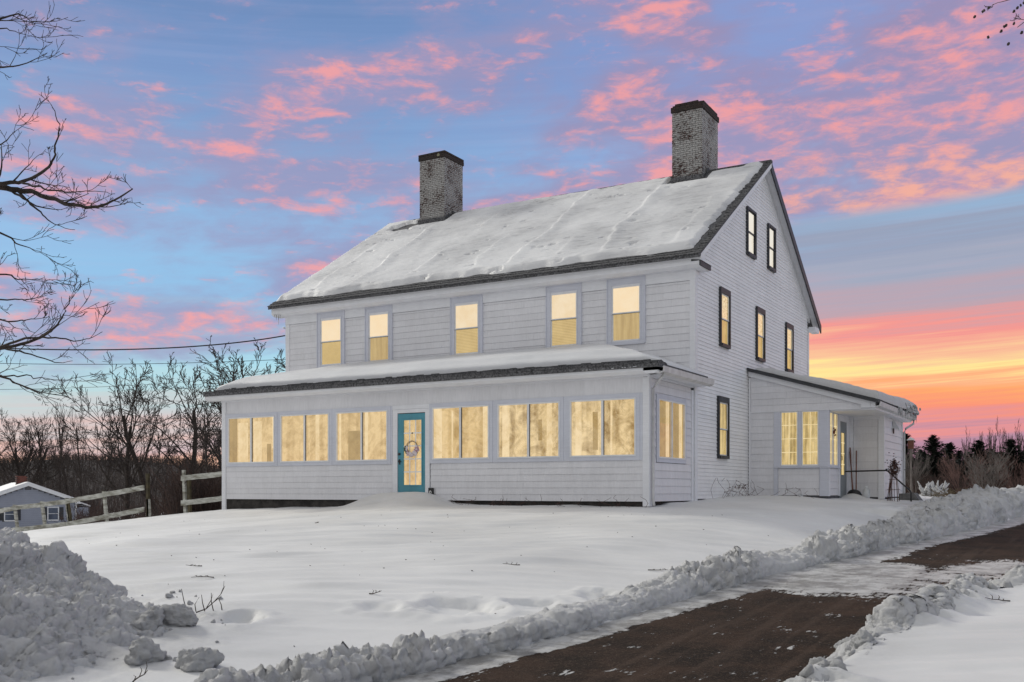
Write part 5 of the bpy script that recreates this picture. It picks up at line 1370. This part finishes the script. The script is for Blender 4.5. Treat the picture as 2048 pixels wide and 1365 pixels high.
for (nm, ms, px, dp, top, rot, lb, cat, sx) in (
        ('bare_shrub', fanA, 1828, 44, 885, .3, 'pale fan shaped bare shrub right beside the lean-to downspout', 'shrub', .75),
        ('bare_shrub', fanA, 1972, 42, 890, 2.3, 'widest pale branched shrub before the conifers at right', 'shrub', 1.35),
        ('bare_shrub', fanB, 1925, 44, 893, 1.2, 'reddish shrub left of the widest pale one', 'shrub', 1.1),
        ('bare_shrub', fanB, 2036, 44, 892, 4.2, 'reddish shrub at the right edge of the yard', 'shrub', 1.1),
        ('bare_tree', vaseA, 1990, 62, 832, .8, 'upright vase shaped bare tree tallest over the right conifers', 'tree', .62),
        ('bare_tree', vaseA, 2034, 60, 836, 2.9, 'upright vase shaped bare tree at the right edge over the conifers', 'tree', .62),
        ('bare_tree', vaseA, 1938, 70, 850, 5.2, 'small upright bare tree left of the tallest vase shaped one', 'tree', .5)):
    p = at(px, dp); z = ground_z(p) - .05; zt = CZ + dp * (HOR - top) / FPX
    place_tree(nm, ms, p[0], p[1], z, rot, zt - z, lb, cat, RGp, sx)

# conifers
def conifer_meshes(seed, dens=1.0):
    rg = random.Random(seed); tr = MB(); tr.tube([(0, 0, -.3), (0, 0, 3), (.03, .02, 5.9)], [.13, .08, .015], 6)
    cr = MB(); H = 6.0
    for k in range(int(380 * dens)):
        t = rg.random() ** .85; z = .2 + t * (H - .25); L = (2.5 * (1 - t) ** .9 + .10) * rg.choice((.4, .65, .8, 1.0, 1.15)) * rg.uniform(.8, 1.1); a = rg.uniform(0, 2 * pi)
        droop = rg.uniform(.0, .30) + .45 * t
        for s_ in range(int(9 * L) + 4):
            f_ = (s_ + rg.random()) / (int(9 * L) + 4); r_ = L * f_
            cx_ = r_ * cos(a); cy_ = r_ * sin(a); cz_ = z + droop * r_ + rg.gauss(0, .04)
            for q in range(3):
                aa_ = a + rg.uniform(-1.3, 1.3); l = rg.uniform(.12, .28); w_ = rg.uniform(.03, .07); el_ = rg.uniform(-.3, .7)
                v = np.array([cos(aa_) * cos(el_), sin(aa_) * cos(el_), sin(el_)]) * l; n_ = np.array([-sin(aa_), cos(aa_), rg.uniform(-.5, .5)]) * w_
                c_ = np.array([cx_, cy_, cz_])
                cr.add([c_ - n_, c_ + n_, c_ + v], [(0, 1, 2)])
    return tr.mesh('trunk', M['bark']), cr.mesh('needles', M['pine'])
con = [conifer_meshes(1), conifer_meshes(2), conifer_meshes(3)]
for i, (px, dp, top, w, lb) in enumerate(((1812, 58, 868, .9, 'dark pine right behind the lean-to downspout'), (1866, 56, 872, 1.15, 'dark pine with a clear pointed top, left of the gap'),
        (1898, 60, 886, 1.1, 'dark pine just right of the clear pointed one'), (1918, 66, 902, 1.0, 'low dark pine in the middle of the row'), (1958, 58, 882, 1.2, 'dark pine under the small upright bare tree'),
        (1984, 62, 900, 1.1, 'low dark pine behind the widest pale shrub'), (2022, 58, 880, 1.2, 'dark pine near the right edge with a ragged top'), (2052, 60, 900, 1.3, 'dark pine cut by the right edge'), (1842, 66, 900, 1.1, 'low dark pine in the gap behind the first shrub'), (2085, 58, 890, 1.3, 'dark pine outside the right edge'), (1880, 64, 908, 1.3, 'low dark pine filling behind the clear pointed one'), (1940, 62, 912, 1.4, 'low dark pine filling the gap left of the small upright bare tree'), (2004, 66, 905, 1.3, 'low dark pine between the two upright vase shaped trees'))):
    p = at(px, dp); z = ground_z(p) - .1; zt = CZ + dp * (HOR - top) / FPX; ms = con[i % 3]; s = (zt - z) / 6.0
    o = empty('pine_tree', tuple(p[:2]) + (z,), lb, 'tree', 'dark pines beyond the yard'); o.rotation_euler = (0, 0, i * 1.3); o.scale = (s * w * 1.35, s * w * 1.35, s)
    for nm, me in zip(('trunk', 'needles'), ms):
        c = D.objects.new(nm, me); COL.objects.link(c); c.parent = o
# undergrowth masses
def thicket(name, n, xr_, dr_, hr_, mat, seed, label, tw=5):
    rg = random.Random(seed); mb = MB()
    for k in range(n):
        p = at(rg.uniform(*xr_), rg.uniform(*dr_)); z = ground_z(p) - .1; h = rg.uniform(*hr_); d = np.array([rg.gauss(0, .22), rg.gauss(0, .22), 1.0]); base_ = np.array([p[0], p[1], z])
        mid = base_ + d * h * .5 + np.array([rg.gauss(0, .1), rg.gauss(0, .1), 0]); tip = base_ + d * h + np.array([rg.gauss(0, .3), rg.gauss(0, .3), 0])
        r = .012 + .004 * h
        mb.tube([base_, mid, tip], [r, r * .7, r * .25], 3, False)
        for j in range(tw):
            t = rg.uniform(.2, .95); q = base_ + (tip - base_) * t; e = q + np.array([rg.gauss(0, .3), rg.gauss(0, .3), rg.uniform(.05, .5)]) * h * .28
            mb.tube([q, e], [r * .5, r * .2], 3, False)
    tag(mb.build(name, mat), label, kind='stuff')
thicket('brush', 3000, (150, 480), (42, 78), (.6, 2.6), M['brush'], 1, 'tangled brown brush beyond the fence')
thicket('brush', 900, (340, 470), (33, 42), (.6, 2.1), M['brush'], 2, 'tangled brown brush close behind the short fence piece', 7)
thicket('brush', 1400, (-80, 200), (98, 120), (.8, 3.6), M['brush'], 11, 'tangled brown brush behind the neighbour house')
thicket('far_saplings', 800, (-60, 480), (98, 140), (3, 6.5), M['bark_far'], 3, 'grey wood of thin far trees at left', 9)
thicket('brush', 1500, (1800, 2120), (44, 60), (.4, 1.3), M['brush'], 4, 'low dark undergrowth before the pines', 5)
thicket('dry_stalks', 130, (1868, 1990), (33, 37), (.2, .5), basic('dry_grass', (.16, .12, .07), .9, .3, 3, 0), 5, 'dry stalks poking through the snow', 2)
# snowy bent bush
b = MB(); rg = random.Random(2); p = at(1866, 40); z0 = ground_z(p)
sbs = empty('snowy_bush', (p[0], p[1], z0), 'low arching bush coated in snow beyond the lean-to', 'bush')
br = MB()
for k in range(40):
    a = rg.uniform(-.6, .9); l = rg.uniform(.25, .85); q = np.array([p[0] + rg.uniform(-.4, .4), p[1] + rg.uniform(-.3, .3), z0])
    e = q + (RT * a * .8 + np.array([0, 0, 1.0])) * l * .75
    b.tube([q, (q + e) / 2 + np.array([0, 0, .08]), e], [.05, .05, .02], 6); b.blob(tuple((q + e) / 2), .07, (1, 1, .7), k, .4); br.tube([q, e + np.array([0, 0, .05])], .008, 4)
b.build('snow_load', M['ploughed'], sbs, smooth=True); br.build('stems', M['twig'], sbs)

# birdhouse on a pole
p = at(1822, 40); z0 = ground_z(p); zt = CZ + 40 * (HOR - 898) / FPX
bh = empty('birdhouse', (p[0], p[1], z0), 'small brown birdhouse on a pole between the downspout and the pines', 'birdhouse')
MB().tube([(p[0], p[1], z0 - .2), (p[0], p[1], zt)], .03, 6).build('pole', M['bark_pale'], bh)
MB().box(p[0] - .10, p[0] + .10, p[1] - .10, p[1] + .10, zt, zt + .34).build('box', M['wood_handle'], bh)
MB().add([(p[0] - .15, p[1] - .14, zt + .34), (p[0] + .15, p[1] - .14, zt + .34), (p[0] + .15, p[1] + .14, zt + .34), (p[0] - .15, p[1] + .14, zt + .34), (p[0], p[1] - .14, zt + .46), (p[0], p[1] + .14, zt + .46)],
         [(0, 1, 4), (1, 2, 5, 4), (2, 3, 5), (3, 0, 4, 5), (0, 3, 2, 1)]).build('roof', M['snow'], bh)

# far wooded hill
hx = np.linspace(-40, 620, 90); hd = np.linspace(170, 420, 24)
HX, HD = np.meshgrid(hx, hd)
WX = CX + HD * (FW[0] + (HX - 1024) / FPX * RT[0]); WY = CY + HD * (FW[1] + (HX - 1024) / FPX * RT[1])
crest = np.interp(HX, [-40, 120, 300, 420, 520, 620], [12, 14.5, 13.5, 11, 9, 4])
HZ = -4 + crest * np.sin(np.clip((HD - 170) / 190, 0, 1) * pi / 2) ** 1.3 + fbm(WX * .06, WY * .06, 4, 3) * 1.4
tag(grid_obj('wooded_hill', WX, WY, HZ, M['hill']), 'dark wooded hill on the left horizon', kind='structure')
thk_ = MB(); rg = random.Random(17)
for k in range(2600):
    px = rg.uniform(-20, 560); dp = rg.uniform(200, 350); p = at(px, dp)
    z = -4 + float(np.interp(px, [-40, 120, 300, 420, 520, 620], [12, 14.5, 13.5, 11, 9, 4])) * math.sin(min(1, (dp - 170) / 190) * pi / 2) ** 1.3
    h = rg.uniform(1.6, 3.4); b0 = np.array([p[0], p[1], z]); t0 = b0 + np.array([rg.gauss(0, .3), rg.gauss(0, .3), h])
    thk_.tube([b0, t0], [.10, .03], 3, False)
    for j in range(4):
        q = b0 + (t0 - b0) * rg.uniform(.3, .95); thk_.tube([q, q + np.array([rg.gauss(0, .8), rg.gauss(0, .8), rg.uniform(.3, 1.1)])], [.05, .02], 3, False)
tag(thk_.build('far_woods', M['bark_far']), 'bare woods covering the far hill', kind='stuff')

# ---------------------------------------------------------------- neighbour house
p0 = at(56, 85); nz = -3.6
nh = empty('neighbour_house', (p0[0], p0[1], nz), 'low grey house with white trim, black shutters and a snowy roof beyond the fence', 'house')
NA = R_(33)
FN = -(FW * cos(NA) - RT * sin(NA)); RN = RT * cos(NA) + FW * sin(NA)
def nf(u, w, z): q = p0 + RN * u + FN * w; return (q[0], q[1], z)
ze, zp = -.72, .66
MB(nf).add([(-3.7, 0, nz - 1), (3.7, 0, nz - 1), (3.7, 0, ze), (0, 0, zp), (-3.7, 0, ze), (-3.7, -11, nz - 1), (3.7, -11, nz - 1), (3.7, -11, ze), (0, -11, zp), (-3.7, -11, ze)],
     [(0, 1, 2, 3, 4), (5, 9, 8, 7, 6), (1, 6, 7, 2), (0, 4, 9, 5)]).build('wall', M['wall_back'], nh)
z = nz + .1; k = 0
while z < zp - .1:
    zm = z + .08
    hw = 3.69 if zm < ze - .08 else max(0, (zp - .10 - zm) / (zp - ze) * 3.7)
    cuts = [(-hw, hw)]
    for (a, c) in ((-1.96, -.78), (1.58, 2.34)):
        if -2.3 < zm < -1.2: cuts = [x for s0, s1 in cuts for x in ((s0, min(a, s1)), (max(c, s0), s1)) if x[1] - x[0] > .05]
    for a, c in cuts:
        if c - a > .1: MB(nf).hexa([(a, -.01, z), (c, -.01, z), (c, .03, z), (a, .03, z), (a, -.01, z + .155), (c, -.01, z + .155), (c, .006, z + .155), (a, .006, z + .155)]).build('clapboard', M['vinyl'], nh)
    z += .16
for s_ in (-1, 1):
    a = [(0, .12, zp - .02), (0, .12, zp + .22), (s_ * 4.05, .12, ze + .09), (s_ * 4.05, .12, ze - .15), (0, .35, zp - .02), (0, .35, zp + .22), (s_ * 4.05, .35, ze + .09), (s_ * 4.05, .35, ze - .15)]
    MB(nf).add(a, [(0, 1, 2, 3), (7, 6, 5, 4), (0, 4, 5, 1), (1, 5, 6, 2), (2, 6, 7, 3), (3, 7, 4, 0)]).build('rake_board', M['bright_trim'], nh)
    a = [(0, .34, zp + .225), (0, .34, zp + .33), (s_ * 4.1, .34, ze + .17), (s_ * 4.1, .34, ze + .08), (0, -11.2, zp + .225), (0, -11.2, zp + .33), (s_ * 4.1, -11.2, ze + .17), (s_ * 4.1, -11.2, ze + .08)]
    MB(nf).add(a, [(0, 1, 2, 3), (7, 6, 5, 4), (0, 4, 5, 1), (1, 5, 6, 2), (2, 6, 7, 3), (3, 7, 4, 0)]).build('snowy_roof', M['snow'], nh)
part('gutter', M['bright_trim'], nf, (3.7, 4.15, -.1, .3, ze - .18, ze - .04), parent=nh)
part('downspout', M['bright_trim'], nf, (3.72, 3.82, .03, .12, nz, ze - .16), parent=nh)
for (a, c, z0_, z1_) in ((-1.75, -1.0, -2.25, -1.25), (1.58, 2.34, -2.25, -1.22)):
    w_ = part('window', M['bright_trim'], nf, (a - .08, a, 0, .06, z0_ - .08, z1_ + .08), (c, c + .08, 0, .06, z0_ - .08, z1_ + .08), (a, c, 0, .06, z1_, z1_ + .08), (a, c, 0, .07, z0_ - .1, z0_), (a, c, 0, .05, (z0_ + z1_) / 2 - .02, (z0_ + z1_) / 2 + .02), parent=nh)
    part('pane', M['dark_pane'], nf, (a, c, .0, .02, z0_, (z0_ + z1_) / 2 - .02), (a, c, .0, .02, (z0_ + z1_) / 2 + .02, z1_), parent=w_)
    for s0, s1 in ((a - .44, a - .1), (c + .1, c + .44)): part('shutter', M['dark_trim'], nf, (s0, s1, 0, .05, z0_ - .02, z1_ + .04), parent=nh)
part('gable_vent', M['wall_back'], nf, (-.25, .25, .0, .035, zp - .36, zp - .2), parent=nh)
b = MB(nf)
for r in range(9):
    for k in range(4): b.box(-.62 + k * .2 + (.1 if r % 2 else 0), -.44 + k * .2 + (.1 if r % 2 else 0), -3.0, -2.4, zp + .1 + r * .085, zp + .175 + r * .085)
part('chimney', M['mortar'], nf, (-.60, .24, -2.98, -2.42, zp - .2, zp + .86), parent=nh)
b.build('chimney_bricks', M['brick_red'], nh)['kind'] = 'stuff'
MB(nf).box(3.75, 5.0, -4.5, -.8, nz - 1, ze - .5).build('shed_wing', M['vinyl'], nh)
MB(nf).add([(3.7, -.7, ze + .05), (5.1, -.7, ze - .45), (5.1, -4.7, ze - .45), (3.7, -4.7, ze + .05), (3.7, -.7, ze + .17), (5.1, -.7, ze - .33), (5.1, -4.7, ze - .33), (3.7, -4.7, ze + .17)], BOXF).build('snowy_roof', M['snow'], nh)

# ---------------------------------------------------------------- foreground trees at both edges
def limb_tree(root, limbs, dep, seed, tw, leaf=None, K=1.0):
    rg = random.Random(seed); lf = MB() if leaf else None
    TW = dict(wob=.13, up=.06, rmin=.0035, kids=[tw, 3, 3, 3], t0=[.05, .2, .25, .2], ang=[(.4, .95), (.35, .9), (.4, 1.0), (.4, 1)], len=[.30, .55, .6, .5], rf=.55)
    for (pl, r0) in limbs:
        m_ = MB()
        dj = rg.uniform(-.8, .8)
        pts = [at(x, dep + dj + .25 * math.sin(i * 1.3 + seed), y) for i, (x, y) in enumerate(pl)]
        # smooth path
        fine = []
        for i in range(len(pts) - 1):
            p_1 = pts[max(i - 1, 0)]; p0_ = pts[i]; p1 = pts[i + 1]; p2 = pts[min(i + 2, len(pts) - 1)]
            for k in range(5):
                t = k / 5; fine.append(.5 * ((2 * p0_) + (-p_1 + p1) * t + (2 * p_1 - 5 * p0_ + 4 * p1 - p2) * t * t + (-p_1 + 3 * p0_ - 3 * p1 + p2) * t ** 3) + np.array([rg.gauss(0, .008)] * 3))
        fine.append(pts[-1]); n = len(fine)
        rad = [max(.004, r0 * (1 - .88 * i / (n - 1))) for i in range(n)]
        m_.tube(fine, rad, 6, False)
        total = sum(np.linalg.norm(fine[i + 1] - fine[i]) for i in range(n - 1))
        nk = int(total * tw)
        for j in range(nk):
            f_ = (n - 1) * (.12 + .88 * (j + rg.random()) / nk); i = min(int(f_), n - 2); q = fine[i] + (fine[i + 1] - fine[i]) * (f_ - i)
            d = fine[i + 1] - fine[i]; d = d / math.sqrt(d @ d); a = rg.uniform(.4, .95); ph_ = rg.uniform(0, 2 * pi)
            u = np.cross(d, np.array([0, 0, 1.])); u /= max(1e-6, math.sqrt(u @ u)); w = np.cross(u, d)
            nd = d * cos(a) + (u * cos(ph_) * .8 + w * sin(ph_)) * sin(a); nd = nd / math.sqrt(nd @ nd)
            grow(m_, q, nd, rg.uniform(.28, .85) * K * (1.1 - .5 * j / nk), max(.004, rad[i] * .45), 1, 3, rg, TW)
            if leaf and rg.random() < 1.0:
                for _ in range(5):
                    e = q + nd * rg.uniform(.1, .5) + np.array([rg.gauss(0, .06)] * 3); lf.blob(tuple(e), .018, (1, 1, 1.3), _, .4, 3, 4)
        m_.build('limb', M['bark'], root)
    if leaf: lf.build('buds', M['bark'], root)['kind'] = 'stuff'
tp = at(-480, 14); tz = G(tp[0], tp[1])
lt = empty('bare_tree', (tp[0], tp[1], tz), 'near bare tree off the left edge reaching dark twiggy limbs over the lawn', 'tree')
MB().tube([(tp[0], tp[1], tz - .4), (tp[0] + .05, tp[1], tz + 3), (tp[0] - .1, tp[1] + .1, tz + 6), (tp[0], tp[1], tz + 9.5)], [.34, .27, .20, .08], 10).build('trunk', M['bark'], lt)
L_ = [([(-480, 420), (-240, 340), (-60, 368), (0, 376), (60, 384), (120, 404), (185, 415), (230, 400), (265, 378)], .085),
      ([(-60, 372), (0, 366), (50, 362), (88, 342), (106, 322), (112, 290), (118, 250), (103, 210)], .045),
      ([(0, 374), (40, 392), (75, 420), (100, 445), (150, 460)], .030), ([(40, 366), (90, 376), (140, 386), (180, 382), (230, 388)], .022),
      ([(-300, 120), (-80, 60), (0, 38), (40, 30), (70, 48)], .04), ([(-200, 80), (-60, 70), (0, 58), (45, 66)], .03), ([(-300, 200), (-60, 150), (0, 135), (45, 130), (95, 106)], .035),
      ([(-300, 330), (-50, 300), (0, 290), (25, 268), (42, 255)], .022),
      ([(-480, 520), (-160, 440), (0, 465), (40, 490), (80, 505)], .035), ([(-300, 560), (-60, 540), (0, 548), (45, 560), (88, 556)], .03),
      ([(-480, 640), (-160, 590), (0, 598), (50, 600), (95, 590)], .03), ([(-480, 760), (-240, 660), (-60, 690), (0, 697), (70, 680), (110, 655), (132, 622), (140, 592)], .055),
      ([(0, 695), (60, 676), (120, 678), (170, 680), (205, 664)], .026), ([(0, 698), (50, 706), (110, 725), (145, 722)], .024),
      ([(-480, 820), (-200, 740), (-60, 742), (0, 752), (45, 772), (90, 786), (140, 796)], .040), ([(0, 752), (50, 752), (100, 760), (132, 762)], .018), ([(-200, 620), (0, 640), (50, 640), (100, 634)], .025)]
L_ = [(a_, b_ * .72) for a_, b_ in L_]
limb_tree(lt, L_, 14.0, 3, 1.9)
tp = at(2560, 13); tz = G(tp[0], tp[1])
rt_ = empty('bare_tree', (tp[0], tp[1], tz), 'near tree off the right edge, only its budded twig tips hang into the top corner', 'tree')
MB().tube([(tp[0], tp[1], tz - .4), (tp[0], tp[1] + .1, tz + 4), (tp[0] - .1, tp[1] + .1, tz + 9)], [.26, .2, .08], 9).build('trunk', M['bark'], rt_)
limb_tree(rt_, [([(2560, -60), (2300, -40), (2120, 10), (2070, 30), (2035, 55)], .018), ([(2400, -60), (2200, -30), (2080, -12), (2010, 2), (1985, 10)], .014)], 13.0, 8, .9, True, .28)

# ---------------------------------------------------------------- cables
def cable(name, pts, r, label, group='overhead cables at left'):
    P_ = [np.array(p) for p in pts]; fine = []
    n = 40; a, m, c = P_
    for i in range(n + 1):
        t = i / n; fine.append(a * (1 - t) * (1 - 2 * t) + m * 4 * t * (1 - t) + c * t * (2 * t - 1))
    o = MB().tube(fine, r, 6).build(name, M['wire'], loc=tuple(a)); tag(o, label, 'cable', group)
# service drop to the house, and street cables further back
A = np.array([XW - .05, YM - .02, 5.51])
cable('overhead_cable', (A, at(211, 34, 700), at(-240, 37, 682)), .022, 'thick overhead cable sagging to the left corner of the farmhouse')
cable('overhead_cable', (at(700, 64, 712), at(211, 60, 729), at(-240, 58, 716)), .017, 'thin overhead cable just below the thick one')
cable('overhead_cable', (at(560, 66, 742), at(250, 62, 772), at(-240, 58, 780)), .012, 'faint lowest cable crossing behind the bare tree crowns')
MB().tube([(XW - .06, YM + .05, 5.2), (XW - .06, YM + .05, 5.75), (XW - .10, YM - .06, 5.78)], .03, 8).build('service_mast', M['galv'], house)

# ---------------------------------------------------------------- twigs on the snow, weeds by the walls
def twig(x, y, s, seed, label, up=.2):
    rg = random.Random(seed); m_ = MB(); z = G(x, y) + .008
    d = RT * rg.choice((-1, 1)) + FW * rg.uniform(-.6, .6); d = d / math.sqrt(d @ d)
    pts = [np.array([x, y, z])]
    for k in range(4):
        d = d + np.array([rg.gauss(0, .25), rg.gauss(0, .25), rg.uniform(-.1, up)]); d /= math.sqrt(d @ d); pts.append(pts[-1] + d * s * .25)
    m_.tube(pts, [.007, .006, .005, .004, .003], 5)
    for k in (1, 2, 3):
        e = pts[k] + np.array([rg.gauss(0, .4), rg.gauss(0, .4), rg.uniform(.1, .9) * (up * 3)]) * s * .3; m_.tube([pts[k], (pts[k] + e) / 2 + .01, e], [.005, .004, .002], 4)
    if up >= .5 and s > .3:
        for k in range(5):
            q = pts[0] + (pts[-1] - pts[0]) * (k - 1) * .3; q[2] = z + .01; e = q + np.array([rg.gauss(0, .05), rg.gauss(0, .05), rg.uniform(.10, .26)])
            m_.tube([q, (q + e) / 2 + RT * rg.gauss(0, .02), e], [.006, .005, .003], 5)
    tag(m_.build('fallen_twig', M['twig'], loc=(x, y, z)), label, 'twig', 'twigs lying on the snowy lawn')
for i, (px, dp, s, lb, up) in enumerate(((392, 10.9, .44, 'largest forked twig standing up from the snow beyond the big chunks', .5), (60, 17.5, .42, 'small twig on the snow above the left pile', .2), (428, 13.6, .30, 'branching twig lying mid lawn at left', .2), (404, 15.0, .24, 'short twig just beyond the branching one', .2),
        (1296, 14.9, .36, 'curved twig on the right part of the lawn', .1), (738, 12.0, .16, 'tiny arched twig in the centre foreground', .4), (1040, 14.6, .26, 'thin twig on the middle of the lawn', .2), (630, 21.5, .14, 'speck of a twig near the porch drift', .2), (262, 8.0, .22, 'two pronged twig poking out by the bottom edge', .8), (2020, 11.2, .42, 'forked twig on the snow right of the driveway', .2), (1608, 14.2, .4, 'straight twig stuck in the ploughed bank', .1))):
    p = at(px, dp); twig(p[0], p[1], s, 40 + i, lb, up)
b = MB(); rg = random.Random(12)
for k in range(60):
    x = rg.choice((rg.uniform(.3, 2.4), rg.uniform(-6, -.2), rg.uniform(-6, 2.3))); 
    if x < .1: y = -.12 - rg.random() * .25; h = rg.uniform(.1, .35)
    else: y = rg.uniform(6.4, 7.5) if x > .2 and rg.random() < .35 else None; h = rg.uniform(.15, .4)
    if y is None: x = rg.uniform(.15, .55); y = rg.uniform(4, 7.4); h = rg.uniform(.15, .62)
    z = G(x, y); q = np.array([x, y, z]); 
    for s_ in range(3): 
        e = q + np.array([rg.gauss(0, .12), rg.gauss(0, .12), h / 3 * rg.uniform(.5, 1.2)]); b.tube([q, e], .0045, 3, False); q = e
for k in range(30): b.blob((.25 + rg.gauss(0, .07), 6.3 + rg.gauss(0, .35), .38 + rg.gauss(0, .05)), .02, (1, 1, .7), k, .4, 3, 4)
tag(b.build('dead_weeds', M['dead_leaf']), 'dead weed stems along the foot of the walls', kind='stuff')
# small speckle of bark and seeds on the lawn
b = MB()
for k in range(170):
    x = rg.uniform(-12, 5); y = rg.uniform(-17, -1); z = G(x, y)
    b.blob((x, y, z + .004), rg.uniform(.005, .014), (1.4, 1, .5), k, .4, 3, 4)
tag(b.build('bark_litter', M['twig']), 'specks of bark and seed litter on the snow', kind='stuff')
print('counts', {k: sum(o.name.split('.')[0] == k for o in D.objects) for k in ('siding_shingle', 'clapboard')})
print('objects', len(D.objects), 'tris', sum(len(m.polygons) * 2 for m in D.meshes))
